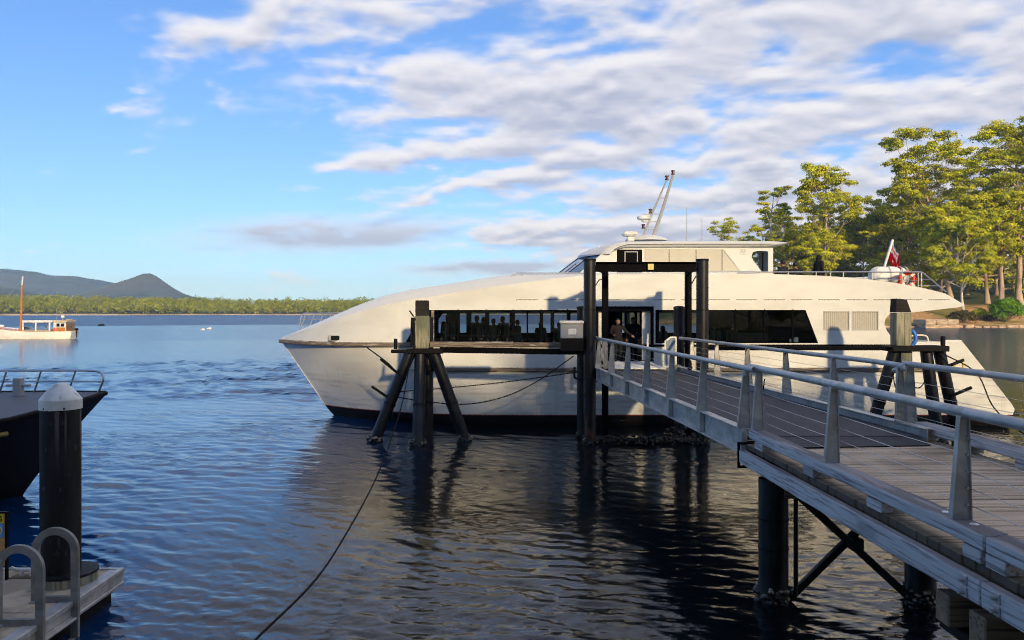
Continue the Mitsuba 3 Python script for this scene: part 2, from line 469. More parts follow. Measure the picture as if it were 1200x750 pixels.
def wave_height(x, y, step):
    h = np.zeros_like(x)
    wx = x + 0.5 * np.sin(y * 0.31 + 1.3) + 0.35 * np.sin(x * 0.53 + y * 0.22)
    wy = y + 0.5 * np.sin(x * 0.27 + 0.4) + 0.3 * np.sin(y * 0.47 - x * 0.35)
    gust = 0.25 + 1.5 * np.clip((meshkit.fbm(np.stack([x * 0.07, y * 0.16, x * 0], -1), 3, 4) - 0.25) * 1.8, 0, 1)
    shelter = 0.74 + 0.42 * np.clip((-x - 3) / 8, 0, 1) + 0.75 * np.clip((y - 34) / 60, 0, 1)   # calmer in the lee of the jetty and the ferry
    gust = gust + (np.maximum(gust, 0.9) - gust) * np.clip((y - 40) / 60, 0, 1)
    power = np.zeros_like(x)
    for lam, d, ph, s in zip(W_LAM, W_DIR, W_PH, W_SLOPE):
        k = 2 * PI / lam
        w = np.clip((lam / step - 2.2) / 1.5, 0, 1)
        ph2 = k * (wx * math.cos(d) + wy * math.sin(d)) + ph
        h += w * s / k * (np.sin(ph2) + 0.18 * np.cos(2 * ph2))
        power += (w * s) ** 2
    boost = np.sqrt(np.sum(W_SLOPE ** 2) / np.maximum(power, 0.012 * np.sum(W_SLOPE ** 2)))
    return h * gust * shelter * np.minimum(boost, 6.0)


r_ = np.concatenate([np.exp(np.arange(math.log(4.0), math.log(80), 0.0058)), np.exp(np.arange(math.log(80.4), math.log(760), 0.0092))])
a_ = np.radians(np.concatenate([np.linspace(-88, -43, 40), np.linspace(-42, 42, 580), np.linspace(43, 88, 40)]))
R_, A_ = np.meshgrid(r_, a_, indexing='ij')
X_, Y_ = R_ * np.sin(A_), R_ * np.cos(A_)
Z_ = wave_height(X_, Y_, R_ * np.where(R_ < 80, 0.0048, 0.0075))
V_ = np.stack([X_, Y_, Z_], -1)
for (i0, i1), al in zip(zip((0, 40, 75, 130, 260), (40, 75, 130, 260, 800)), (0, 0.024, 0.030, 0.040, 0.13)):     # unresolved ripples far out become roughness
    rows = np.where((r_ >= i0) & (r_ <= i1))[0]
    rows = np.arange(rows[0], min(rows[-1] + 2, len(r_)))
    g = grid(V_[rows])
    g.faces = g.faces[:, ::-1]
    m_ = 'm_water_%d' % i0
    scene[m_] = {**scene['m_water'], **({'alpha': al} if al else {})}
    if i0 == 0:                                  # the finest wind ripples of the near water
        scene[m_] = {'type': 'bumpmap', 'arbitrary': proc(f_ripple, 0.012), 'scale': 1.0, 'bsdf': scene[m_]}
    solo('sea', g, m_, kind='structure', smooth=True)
# the rest of the bay, on all sides
solo('outer_sea', trimesh.Trimesh(np.array([[-5200, -60, -0.35], [5200, -60, -0.35], [5200, 5200, -0.35], [-5200, 5200, -0.35]], float), [[0, 1, 2], [0, 2, 3]], process=False), 'm_water_far', kind='structure')

# ------------------------------------------------------------------ far hills and shores
def pl(x, xs, ys):
    return np.interp(x, xs, ys)


def hill(name, yc, wy, xs, hs, x0, x1, step, seed, rough):
    x = np.arange(x0, x1, step)
    y = np.arange(yc - 2.6 * wy, yc + 2.6 * wy, step)
    X, Y = np.meshgrid(x, y, indexing='ij')
    ridge = pl(X, xs, hs)
    ker = np.exp(-np.linspace(-2, 2, 7) ** 2)
    ker /= ker.sum()
    line = np.convolve(np.pad(pl(x, xs, hs), 3, mode='edge'), ker, 'valid')
    n = meshkit.fbm(np.stack([X / 420, Y / 420, X * 0], -1), 5, seed) - 0.5
    env = np.exp(-((Y - yc + 60 * (meshkit.noise(np.stack([X / 500, X * 0, X * 0], -1), seed) - 0.5)) / wy) ** 2)
    Z = (line[:, None]) * env * (1 + rough * n * (1.3 - env)) + 5 * n * env - 3
    solo(name, grid(np.stack([X, Y, Z], -1)), 'm_hill', kind='structure', smooth=True)


def hx(px, d):
    return (px - 600) / 924 * d


def hz(py, d):
    return EYE + (363 - py) / 924 * d


D1, D2, D3 = 4000, 3100, 2500
hill('hills', D1, 220, [hx(p, D1) for p in (-900, -500, -200, 0, 25, 60, 85, 105, 120, 134, 160, 230, 300)],
     [hz(q, D1) + 3 for q in (340, 322, 313, 315.5, 317, 320, 320, 323, 326, 330, 338, 355, 366)], -6000, -1100, 30, 3, 0.9)
hill('hills', D2, 85, [hx(p, D2) for p in (40, 84, 104, 122, 138, 152, 162, 169, 174, 180, 190, 200, 212, 226, 244, 278)],
     [hz(q, D2) + 2 for q in (360, 349, 342, 335.5, 330, 325.5, 321.5, 318.5, 318, 321.5, 329, 336, 343, 347.5, 350, 366)], -2300, -900, 14, 8, 0.35)
hill('hills', D3, 260, [hx(p, D3) for p in (-500, -200, -60, 0, 25, 50, 90, 130, 230)],
     [hz(q, D3) + 3 for q in (330, 331, 332, 334, 338, 345, 352, 356, 366)], -3600, -900, 24, 12, 0.8)

SH = 712.0


def far_shore_y(x):
    return SH + 16 * np.sin(x * 0.011 + 1.0) + 7 * np.sin(x * 0.043) + np.clip(-x - 620, 0, 900) * -0.16 + np.clip(x + 150, 0, 900) * 0.05


def far_ground(x, y):
    d = y - far_shore_y(x)
    n = meshkit.fbm(np.stack([x / 120, y / 120, x * 0], -1), 4, 31)
    hgt = np.interp(x, [-2500, -700, -560, -400, -300, -160, 0, 1500], [8, 6, 8.5, 6.5, 5.0, 4.5, 5, 8])
    return -0.6 + 1.9 * np.clip((d + 6) / 14, 0, 1) + hgt * np.clip((d - 10) / 75, 0, 1) ** 0.8 * (0.55 + 0.9 * n) + np.clip(d - 90, 0, 400) * 0.012


xs = np.arange(-2600, 1900, 9.0)
dd = np.concatenate([np.arange(-14, 40, 4.0), np.arange(40, 520, 16.0)])
X, Dd = np.meshgrid(xs, dd, indexing='ij')
Y = far_shore_y(X) + Dd
solo('far_shore', grid(np.stack([X, Y, far_ground(X, Y)], -1)), 'm_sand', kind='structure', smooth=True)


# ------------------------------------------------------------------ foliage
def leaves(centers, radii, flat, per, size, rng, tone, shell=0.75, droop=0.35):
    """Small leaf-spray quads spread through flattened clumps -> (vertices, faces, colours)."""
    V, F, C = [], [], []
    centers = np.asarray(centers, float)
    tot = int(sum(per))
    idx = np.repeat(np.arange(len(centers)), per)
    u = rng.normal(size=(tot, 3))
    u /= np.linalg.norm(u, axis=1, keepdims=True)
    u[:, 2] = np.where(rng.random(tot) < 0.72, np.abs(u[:, 2]), u[:, 2])
    rad = np.where(rng.random(tot) < shell, rng.uniform(0.72, 1.08, tot), rng.uniform(0.1, 0.8, tot))
    lump = 0.62 + 0.75 * meshkit.noise(u * 2.3 + idx[:, None] * 1.37, 7)
    off = u * (rad * lump)[:, None] * np.asarray(radii)[idx][:, None]
    off[:, 2] *= np.asarray(flat)[idx] if np.ndim(flat) else flat
    P = centers[idx] + off
    nrm = u * np.array([1.0, 1.0, 0.9]) + rng.normal(size=(tot, 3)) * 0.42
    nrm /= np.linalg.norm(nrm, axis=1, keepdims=True)
    t = np.cross(nrm, rng.normal(size=(tot, 3)))
    t /= np.linalg.norm(t, axis=1, keepdims=True)
    b = np.cross(nrm, t)
    s = size * rng.uniform(0.6, 1.3, tot)[:, None]
    q = np.stack([P - t * s - b * s * 0.15, P - b * s * 0.5 + t * s * 0.1, P + t * s + b * s * 0.1, P + b * s * 0.5], 1)
    tri = np.arange(tot)[:, None] * 4 + np.array([[0, 1, 2, 0, 2, 3]])
    clump_tone = rng.uniform(0.72, 1.25, len(centers))[idx] * rng.uniform(0.75, 1.25, tot)
    hue = (rng.random(len(centers))[idx] * 0.6 + rng.random(tot) * 0.4)[:, None]
    col = (np.asarray(tone[0]) * (1 - hue) + np.asarray(tone[1]) * hue) * clump_tone[:, None]
    return q.reshape(-1, 3), tri.reshape(-1, 3), np.repeat(col, 4, axis=0)


EUC = ((0.34, 0.39, 0.024), (0.56, 0.50, 0.034))
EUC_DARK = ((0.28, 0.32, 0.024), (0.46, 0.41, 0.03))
EUC_FAR = ((0.19, 0.24, 0.036), (0.30, 0.29, 0.045))
BUSH = ((0.11, 0.24, 0.022), (0.17, 0.30, 0.03))
SCRUB = ((0.13, 0.10, 0.04), (0.085, 0.085, 0.03))


def eucalypt(name, seed, base, H, R, label, lo=0.34, prim=15, clump=2.6, per=660, size=0.33, lean=(0, 0), r0=None, tone=EUC, bark='m_bark', top=0.9, group=None, flat=0.42, sparse=1.0):
    rg = np.random.default_rng(seed)
    base = np.asarray(base, float)
    r0 = r0 or H * 0.017
    n = 9
    tt = np.linspace(0, 1, n)
    wig = np.cumsum(rg.normal(size=(n, 2)) * H * 0.009, axis=0)
    trunk = np.stack([base[0] + wig[:, 0] + lean[0] * tt ** 1.4, base[1] + wig[:, 1] + lean[1] * tt ** 1.4, base[2] - 0.5 + tt * H * top], 1)
    tr = r0 * (1 - 0.8 * tt) * (1 + 0.7 * np.exp(-tt * 26))
    tubes = [tube(trunk, tr, 9)]
    ends, rr, fl = [trunk[-1] + [0, 0, clump * 0.3]], [clump], [flat]
    for i in range(prim):
        t = lo + (0.97 - lo) * ((i + rg.random() * 0.8) / prim)
        p0 = np.array([np.interp(t, tt, trunk[:, k]) for k in range(3)])
        rb = np.interp(t, tt, tr)
        az = i * 2.399963 + rg.normal() * 0.35 + seed
        q = (t - lo) / (1 - lo)
        L = R * (0.45 + 0.75 * math.sin(PI * min(max(0.18 + 0.74 * q, 0), 1))) * rg.uniform(0.72, 1.15)
        e = math.radians(rg.uniform(12, 38) + 28 * q)
        d = np.array([math.cos(az) * math.cos(e), math.sin(az) * math.cos(e), math.sin(e)])
        mid = p0 + d * L * 0.5 - np.array([0, 0, L * 0.03]) + rg.normal(size=3) * L * 0.05
        end = p0 + d * L + np.array([0, 0, L * 0.14]) + rg.normal(size=3) * L * 0.05
        bp = smooth_line([p0, mid, end], 4)
        tubes.append(tube(bp, np.linspace(min(rb * 0.62, L * 0.035 + 0.05), 0.05, len(bp)), 6))
        ends.append(end), rr.append(clump * rg.uniform(0.75, 1.2)), fl.append(flat * rg.uniform(0.8, 1.25))
        for j in range(3):
            s = rg.uniform(0.42, 0.92)
            b0 = bp[int(s * (len(bp) - 1))]
            d2 = d + rg.normal(size=3) * 0.75
            d2[2] = abs(d2[2]) * 0.6 + 0.25
            d2 /= np.linalg.norm(d2)
            b1 = b0 + d2 * L * rg.uniform(0.28, 0.5)
            tubes.append(tube(smooth_line([b0, (b0 + b1) / 2 + rg.normal(size=3) * L * 0.03, b1], 2), np.linspace(min(0.14, rb * 0.3), 0.03, 5), 5))
            if rg.random() < sparse:
                ends.append(b1), rr.append(clump * rg.uniform(0.55, 1.0)), fl.append(flat * rg.uniform(0.8, 1.3))
    # each clump is a handful of smaller sprays
    E, RR, FF = [], [], []
    for e, r, f in zip(ends, rr, fl):
        for _ in range(4):
            o = rg.normal(size=3) * np.array([0.55, 0.55, 0.22]) * r
            E.append(e + o), RR.append(r * rg.uniform(0.4, 0.68)), FF.append(f * rg.uniform(0.9, 1.3))
    pers = [max(12, int(per / 4 * (x / clump * 1.8) ** 2)) for x in RR]
    v, f, c = leaves(E, RR, np.array(FF), pers, size, rg, tone)
    k = thing(name, label, 'tree', group)
    part(k, 'trunk', cat(tubes), bark, 40)
    part(k, 'crown', (v, f), 'm_leaf', False, color=c)
    return k


# the far wood: one mass of small trees
rg = np.random.default_rng(77)
N = 3000
fx_ = rg.uniform(-780, 300, N)
fd_ = 7 + 150 * rg.random(N) ** 1.5
keep = (fx_ < 30) | (rg.random(N) < 0.5)
fx_, fd_ = fx_[keep], fd_[keep]
fy_ = far_shore_y(fx_) + fd_
fz_ = far_ground(fx_, fy_)
fh = rg.uniform(7.5, 13.0, len(fx_)) * (0.70 + 0.6 * meshkit.fbm(np.stack([fx_ / 38, fy_ / 38, fx_ * 0], -1), 3, 6)) * np.interp(fx_, [-620, -330, -250], [1, 1, 0.85])
cen, rad, cnt = [], [], []
for x, y, z, h in zip(fx_, fy_, fz_, fh):
    for j in range(3):
        cen.append((x + rg.normal() * h * 0.17, y + rg.normal() * h * 0.17, z + h * (0.22 + 0.23 * j) + rg.normal() * 0.5))
        rad.append(h * rg.uniform(0.24, 0.36))
        cnt.append(19)
v, f, c = leaves(cen, rad, 0.8, cnt, 0.95, rg, EUC_FAR, shell=0.9)
trunks = [tube([(x, y, z - 0.5), (x + rg.normal() * 0.4, y, z + h * 0.75)], [0.26, 0.12], 4, False) for x, y, z, h, d in zip(fx_, fy_, fz_, fh, fd_) if d < 50 and rg.random() < 0.3]
k = thing('far_wood', 'wooded far shore of low eucalypts across the bay', 'wood')
say(k, kind='stuff')
part(k, 'foliage', (v, f), 'm_leaf', False, color=c, kind='stuff')
part(k, 'trunks', cat(trunks), 'm_bark', 30, kind='stuff')

# ------------------------------------------------------------------ the headland on the right
def head_shore_y(x):
    return 209 + 1.3 * np.sin(x * 0.13) + np.clip(92 - x, 0, 200) * 1.1


def head_ground(x, y):
    d = y - head_shore_y(x)
    n = meshkit.fbm(np.stack([x / 14, y / 14, x * 0], -1), 4, 41) - 0.5
    return np.where(d < 0.6, -1.0, 0) + np.clip(d - 0.6, 0, 1.2) * 0.55 + 0.15 * np.clip(d - 2, 0, 34) + 0.05 * np.clip(d - 36, 0, 120) + 0.10 * np.clip(d - 80, 0, 160) * np.clip((x - 70) / 60, 0, 1) + 0.9 * n * np.clip(d / 8, 0, 1)


xs = np.arange(38, 460, 2.0)
dd = np.concatenate([[-8, -2, 0.5], np.arange(0.7, 50, 1.6), np.arange(50, 240, 8)])
X, Dd = np.meshgrid(xs, dd, indexing='ij')
Y = head_shore_y(X) + Dd
solo('headland', grid(np.stack([X, Y, head_ground(X, Y)], -1)), 'm_ground', kind='structure', smooth=True)


def at_px(px, d):
    return (px - 600) / 924 * d


def rooted(px, d):
    x = at_px(px, d)
    return (x, d, float(head_ground(np.array([x]), np.array([float(d)]))[0]))


def euc_at(px, d, top_py, Rpx, label, seed, **kw):
    b = rooted(px, d)
    H = hz(top_py, d) - b[2]
    return eucalypt('eucalyptus_tree', seed, b, H, Rpx / 924 * d, label, **kw)


euc_at(908, 262, 215, 22, 'slender pale-limbed eucalyptus with an open thin crown behind the wheelhouse', 21, prim=11, lo=0.45, clump=2.3, per=520, bark='m_bark_pale', sparse=0.45)
euc_at(962, 246, 203, 36, 'broad sunlit eucalyptus above the passengers on the top deck', 34, prim=22, lo=0.22, clump=3.3, flat=0.52)
euc_at(848, 330, 267, 28, 'far eucalyptus crown just showing over the wheelhouse roof', 13, prim=9, lo=0.5, clump=3.0, per=280)
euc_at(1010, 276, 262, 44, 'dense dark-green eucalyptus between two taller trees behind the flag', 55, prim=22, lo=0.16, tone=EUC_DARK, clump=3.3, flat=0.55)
euc_at(1118, 240, 166, 52, 'tall spreading eucalyptus with a forked pale limb and stepped crown', 8, prim=28, lo=0.26, clump=3.45, lean=(-9, 0), r0=0.75, flat=0.48)
euc_at(1196, 236, 134, 44, 'tallest eucalyptus at the right edge with twin straight trunks', 91, prim=28, lo=0.32, clump=3.6, r0=0.95, flat=0.48)
euc_at(1176, 232, 225, 30, 'straight-trunked eucalyptus just left of the tallest tree', 64, prim=17, lo=0.42, clump=2.9, r0=0.85, flat=0.5)
euc_at(1128, 222, 268, 42, 'low bushy eucalyptus with a white forked stem over the stern tip', 17, prim=24, lo=0.34, clump=2.8, per=860, flat=0.6, bark='m_bark_pale')
euc_at(1066, 258, 235, 46, 'dark bushy eucalyptus behind the stern rail and life ring', 29, prim=22, lo=0.14, clump=3.2, flat=0.55)
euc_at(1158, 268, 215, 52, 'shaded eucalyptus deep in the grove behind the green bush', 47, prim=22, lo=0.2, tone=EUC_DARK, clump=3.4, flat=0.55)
euc_at(925, 285, 275, 46, 'low dark eucalyptus behind the slender pale tree', 73, prim=14, lo=0.22, tone=EUC_DARK, clump=3.2, per=520)
euc_at(1240, 250, 150, 50, 'eucalyptus cut off by the right edge of the picture', 19, prim=18, lo=0.3, clump=3.1, tone=EUC_DARK)


def bush(name, label, px, d, w, h, seed, tone, n=26, per=110, size=0.3):
    rg = np.random.default_rng(seed)
    b = np.array(rooted(px, d))
    c, r, stems = [], [], []
    for i in range(n):
        a, q = i * 2.4, math.sqrt((i + 0.5) / n)
        z = h * 0.62 * math.sqrt(max(0, 1 - q * q)) + h * 0.16
        p = b + [w * 0.40 * q * math.cos(a), w * 0.40 * q * math.sin(a), z]
        c.append(p), r.append(w * rg.uniform(0.15, 0.21))
        stems.append(tube([b - [0, 0, 0.3], (b + p) / 2 + rg.normal(size=3) * 0.1, p], [0.07, 0.05, 0.02], 5))
    v, f, col = leaves(c, r, 0.85, [per] * n, size, rg, tone, shell=0.85)
    k = thing(name, label, 'bush' if name == 'bush' else 'shrub')
    part(k, 'stems', cat(stems), 'm_bark', 40)
    part(k, 'foliage', (v, f), 'm_leaf', False, color=col)


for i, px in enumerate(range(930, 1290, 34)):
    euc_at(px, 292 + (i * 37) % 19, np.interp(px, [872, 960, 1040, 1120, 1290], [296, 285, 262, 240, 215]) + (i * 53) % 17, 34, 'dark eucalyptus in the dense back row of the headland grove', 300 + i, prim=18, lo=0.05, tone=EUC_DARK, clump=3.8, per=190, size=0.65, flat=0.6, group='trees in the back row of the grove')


bush('bush', 'rounded bright-green bush on the bank at the right edge', 1180, 215, 8.6, 6.6, 4, BUSH, 34, 210, 0.34)
bush('shrub', 'brownish low shrub on the bank under the stern tip', 1128, 214, 7.5, 3.2, 6, SCRUB, 20, 110, 0.3)
bush('shrub', 'small yellow-green shrub up the bank behind the brownish one', 1148, 221, 4.5, 3.0, 9, EUC, 14, 100, 0.28)
bush('shrub', 'small dull shrub beside the rounded green bush', 1161, 217, 3.6, 1.8, 11, SCRUB, 12, 90, 0.25)

# stone edge of the headland
rg = np.random.default_rng(15)
sw = thing('sea_wall', 'low tan stone edging along the far right shore', 'sea wall')
x = 96.0
while x < 150:
    w = rg.uniform(1.5, 3.2)
    y = float(head_shore_y(np.array([x + w / 2]))[0])
    m = cbox((x, y - 0.5 + rg.uniform(-.15, .15), -0.6), (x + w - 0.12, y + 1.1, 0.55 + rg.uniform(-0.15, 0.3)), 0.14)
    part(sw, 'stone', m, 'm_stone', 30)
    x += w
jt = thing('stone_slipway', 'square tan stone landing block at the water under the stern tip', 'stone block')
x0, x1 = at_px(1080, 208), at_px(1119, 208)
for i in range(3):
    for j in range(2):
        a, b = x0 + (x1 - x0) * i / 3, x0 + (x1 - x0) * (i + 1) / 3
        part(jt, 'stone', cbox((a + .05, 206.0 + 0.06 * j, -0.5 + 1.35 * j + 0.04), (b - .02 + 0.1 * (j == 0), 211 + 1.5 * j, 0.85 + 1.35 * j), 0.12), 'm_stone', 30)

# ------------------------------------------------------------------ the bank behind the viewpoint and its tall trees (they throw the foreground into shade)
X, Y = np.meshgrid(np.linspace(-130, 140, 60), np.concatenate([[-200, -150, -110], np.linspace(-90, 0.6, 40), [0.8]]), indexing='ij')
Zb = 2.1 + 1.2 * meshkit.fbm(np.stack([X / 9, Y / 9, X * 0], -1), 3, 2) * np.clip((-Y) / 6, 0, 1) + np.clip(-Y - 10, 0, 80) * 0.03
Zb = np.where(Y > 0.7, -1.0, Zb)
solo('bank', grid(np.stack([X, Y, Zb], -1)), 'm_ground', kind='structure', smooth=True)
back = [(-42, -26, 16, 7), (-30, -22, 16, 7.5), (-19, -25, 16.3, 7), (-9, -21, 15.8, 7), (1, -24, 16.2, 7), (10, -21, 15.0, 6.8), (18, -25, 16.4, 7), (26, -22, 14.8, 6.5), (35, -25, 14.6, 6.5), (45, -23, 14, 7), (56, -25, 14, 7)]
for i, (x, y, H, R) in enumerate(back):
    eucalypt('shade_tree', 200 + i, (x, y, 2.4), H - 2.0, R, 'tall eucalyptus on the bank behind the viewpoint', lo=0.10, prim=24, clump=2.3, per=55, size=0.62, tone=EUC_DARK, group='shade trees behind the viewpoint', flat=0.6)


# ------------------------------------------------------------------ people
def person(name, label, pos, yaw, pose='stand', top='m_cloth_black', legs='m_cloth_navy', arms=None, h=1.70, hood=False, long_hair=False, lean=0.0):
    """One continuous body, with hair and clothes as its children. Local: faces +y; yaw turns it about z."""
    k = thing(name, label, 'person')
    s = h / 1.72
    J = {}
    if pose == 'sit':
        J.update(pel=(0, 0, 0.52), che=(0, -0.04 + lean, 0.86), nec=(0, -0.03 + lean, 1.05), hea=(0, 0.0 + lean, 1.21))
        for sd, q in ((-1, 'l'), (1, 'r')):
            J.update({q + 'hip': (0.09 * sd, 0.0, 0.50), q + 'kne': (0.11 * sd, 0.42, 0.50), q + 'ank': (0.11 * sd, 0.44, 0.09), q + 'toe': (0.12 * sd, 0.60, 0.04)})
    else:
        J.update(pel=(0, 0, 0.95), che=(0, -0.01 + lean, 1.27), nec=(0, -0.01 + lean * 1.5, 1.46), hea=(0, 0.03 + lean * 1.8, 1.61))
        for sd, q in ((-1, 'l'), (1, 'r')):
            J.update({q + 'hip': (0.09 * sd, 0, 0.92), q + 'kne': (0.10 * sd, 0.03, 0.50), q + 'ank': (0.10 * sd, -0.02, 0.09), q + 'toe': (0.12 * sd, 0.15, 0.035)})
    arms = arms or {}
    for sd, q in ((-1, 'l'), (1, 'r')):
        sh = np.array(J['nec']) + np.array([0.19 * sd, 0, -0.06])
        if q in arms:
            el, wr = np.array(arms[q][0], float), np.array(arms[q][1], float)
        elif pose == 'sit':
            el, wr = sh + [0.06 * sd, 0.06, -0.28], sh + [0.0, 0.30, -0.36]
        else:
            el, wr = sh + [0.06 * sd, -0.03, -0.29], sh + [0.06 * sd, 0.06, -0.53]
        J.update({q + 'sho': sh, q + 'elb': el, q + 'wri': wr})
    cy, sy = math.cos(yaw), math.sin(yaw)
    M = np.eye(4)
    M[:3, :3] = np.array([[cy, -sy, 0], [sy, cy, 0], [0, 0, 1]]) * s
    M[:3, 3] = pos

    def ball(p, r, sc=(1, 1, 1), n=12):
        return m3.Manifold.sphere(r, n).scale(list(sc)).translate([float(a) for a in p])

    def bone(a, b, ra, rb, sa=(1, 1, 1), sb=(1, 1, 1)):
        return m3.Manifold.batch_hull([ball(J[a] if isinstance(a, str) else a, ra, sa), ball(J[b] if isinstance(b, str) else b, rb, sb)])

    def union(L):
        return m3.Manifold.batch_boolean(L, m3.OpType.Add)

    def place(Mf, smooth_it=True):
        m = man(Mf.refine_to_length(0.05)) if smooth_it else man(Mf)
        if smooth_it:
            trimesh.smoothing.filter_taubin(m, iterations=6)
        m.apply_transform(M)
        return m
    he = np.array(J['hea'], float)
    head = union([ball(he, 0.105, (0.80, 0.95, 1.14), 20), ball(he + [0, 0.025, -0.05], 0.078, (0.86, 0.98, 1.0), 16), bone(he + [0, 0.095, 0.005], he + [0, 0.118, -0.022], 0.010, 0.016),
                  ball(he + [0.086, 0, -0.005], 0.026, (0.4, 0.8, 1.2)), ball(he + [-0.086, 0, -0.005], 0.026, (0.4, 0.8, 1.2)), bone('nec', he + [0, -0.01, -0.04], 0.058, 0.055),
                  bone(he + [-0.022, 0.094, -0.058], he + [0.022, 0.094, -0.058], 0.009, 0.009)])
    L = [head, bone('che', 'pel', 0.14, 0.135, (1.15, 0.72, 1), (1.12, 0.75, 1)), bone('nec', 'che', 0.07, 0.14, (1, 1, 1), (1.15, .72, 1))]
    for q, sd in (('l', -1), ('r', 1)):
        L += [bone('che', q + 'sho', 0.11, 0.055), bone(q + 'sho', q + 'elb', 0.050, 0.040), bone(q + 'elb', q + 'wri', 0.040, 0.027),
              bone('pel', q + 'hip', 0.11, 0.085), bone(q + 'hip', q + 'kne', 0.085, 0.056), bone(q + 'kne', q + 'ank', 0.056, 0.040), bone(q + 'ank', q + 'toe', 0.042, 0.033)]
        el, wr = np.array(J[q + 'elb'], float), np.array(J[q + 'wri'], float)
        d = (wr - el) / np.linalg.norm(wr - el)
        side = np.cross(d, [0, 1.0, 0.2])
        side /= np.linalg.norm(side)
        pn = np.cross(d, side)
        palm = wr + d * 0.085
        L.append(m3.Manifold.batch_hull([ball(wr + d * 0.01, 0.022), ball(palm + side * 0.03, 0.014), ball(palm - side * 0.03, 0.014)]))
        for fi, (o, ln) in enumerate(((-0.031, 0.060), (-0.010, 0.074), (0.011, 0.070), (0.031, 0.055))):
            a = palm + side * o
            b = a + d * ln * 0.55 - pn * 0.012 * sd
            c = b + d * ln * 0.40 - pn * 0.028 * sd
            L += [m3.Manifold.batch_hull([ball(a, 0.0095, n=8), ball(b, 0.009, n=8)]), m3.Manifold.batch_hull([ball(b, 0.009, n=8), ball(c, 0.008, n=8)])]
        a = wr + d * 0.03 + side * 0.022 * -sd
        b = a + d * 0.035 - side * 0.028 * sd
        L += [m3.Manifold.batch_hull([ball(a, 0.013, n=8), ball(b, 0.011, n=8)]), m3.Manifold.batch_hull([ball(b, 0.011, n=8), ball(b + d * 0.03, 0.009, n=8)])]
    part(k, 'body', place(union(L)), 'm_skin', 60)
    for sd in (-1, 1):
        e = man(ball(he + [0.034 * sd, 0.088, 0.012], 0.012, n=8))
        e.apply_transform(M)
        part(k, 'eye', e, 'm_hair', 60)
    jk = [bone('che', 'pel', 0.165, 0.165, (1.15, 0.80, 1), (1.12, 0.82, 1.1)), bone('nec', 'che', 0.085, 0.165, (1, 1, .5), (1.15, .80, 1))]
    for q in 'lr':
        jk += [bone('che', q + 'sho', 0.13, 0.078), bone(q + 'sho', q + 'elb', 0.073, 0.060), bone(q + 'elb', q + 'wri', 0.060, 0.042)]
    if hood:
        jk.append(m3.Manifold.batch_hull([ball(he + [0, -0.035, 0.02], 0.128), ball(np.array(J['nec']) + [0, -0.03, 0], 0.12)]))
    part(k, 'jacket', place(union(jk)), top, 60)
    tr = [ball(np.array(J['pel']) + [0, 0, -0.02], 0.15, (1.12, 0.85, 0.9))]
    for q in 'lr':
        tr += [bone('pel', q + 'hip', 0.13, 0.105), bone(q + 'hip', q + 'kne', 0.103, 0.074), bone(q + 'kne', q + 'ank', 0.074, 0.062)]
    part(k, 'trousers', place(union(tr)), legs, 60)
    for q in 'lr':
        a, b = np.array(J[q + 'ank'], float), np.array(J[q + 'toe'], float)
        m = place(m3.Manifold.batch_hull([ball(a + [0, -0.03, -0.04], 0.05), ball(b, 0.042), ball(a, 0.052)]))
        part(k, 'shoe', m, 'm_black', 60)
    if not hood:
        hr = [ball(he + [0, -0.018, 0.028], 0.114, (0.84, 0.98, 1.0), 16)]
        if long_hair:
            hr.append(m3.Manifold.batch_hull([ball(he + [0, -0.05, 0.0], 0.10), ball(he + [0, -0.09, -0.22], 0.085)]))
        cut = m3.Manifold.cube([0.5, 0.3, 0.5], True).translate([float(he[0]), float(he[1] + 0.19), float(he[2] - 0.19)])
        part(k, 'hair', place(union(hr) - cut, False), 'm_hair', 60)
    return k


# ------------------------------------------------------------------ the ferry
FY, HB = 32.0, 3.5              # near side, half beam
CL = FY + HB
K = FY / 924


def fx(px, d=FY):
    return (px - 600) / 924 * d


def fz(py, d=FY):
    return EYE + (363 - py) / 924 * d


fe = thing('ferry', 'large white passenger ferry with a sloping bow moored along the jetty', 'ferry')
Z_G, Z_S, Z_B = 3.36, 2.34, 0.48        # gunwale, lower strake, top of the black bottom


def stem_x(z):
    return np.interp(z, [-1.3, 0.0, 0.48, 3.45], [-6.6, -8.02, -8.42, -10.45])


def stern_x(z):
    return np.interp(z, [-1.3, 0.3, 0.75, 3.36, 3.5], [19.9, 20.3, 20.45, 18.35, 18.25])


def half(z, x):
    s = x - stem_x(z)
    L = np.interp(z, [-1.3, 0, 0.48, 2.34, 3.45], [10, 9.0, 8.6, 6.9, 5.6])
    t = np.clip(s / L, 0, 1)
    f = 1 - (1 - t) ** 2.3
    B = np.interp(z, [-1.3, -0.6, 0.0, 0.48, 2.34, 3.4], [0.9, 2.6, 3.3, 3.44, HB, HB])
    return np.maximum(B * f, 0.05)


def hull_strip(zs, nx=64, x_end=None, sides=(-1, 1)):
    out = []
    u = np.linspace(0, 1, nx) ** 1.6
    for sd in sides:
        V = []
        for z in zs:
            x0, x1 = stem_x(z), (stern_x(z) if x_end is None else x_end)
            x = x0 + (x1 - x0) * u
            V.append(np.stack([x, CL + sd * half(z, x), x * 0 + z], 1))
        g = grid(np.array(V))
        if sd > 0:
            g.faces = g.faces[:, ::-1]
        out.append(g)
    return out


def cap_between(zs, at, sides=(-1, 1)):
    """Closes the stern."""
    V = []
    for z in zs:
        x = np.array([at(z)])
        h = half(z, x)[0]
        V.append([[x[0], CL - h, z], [x[0], CL + h, z]])
    return grid(np.array(V))


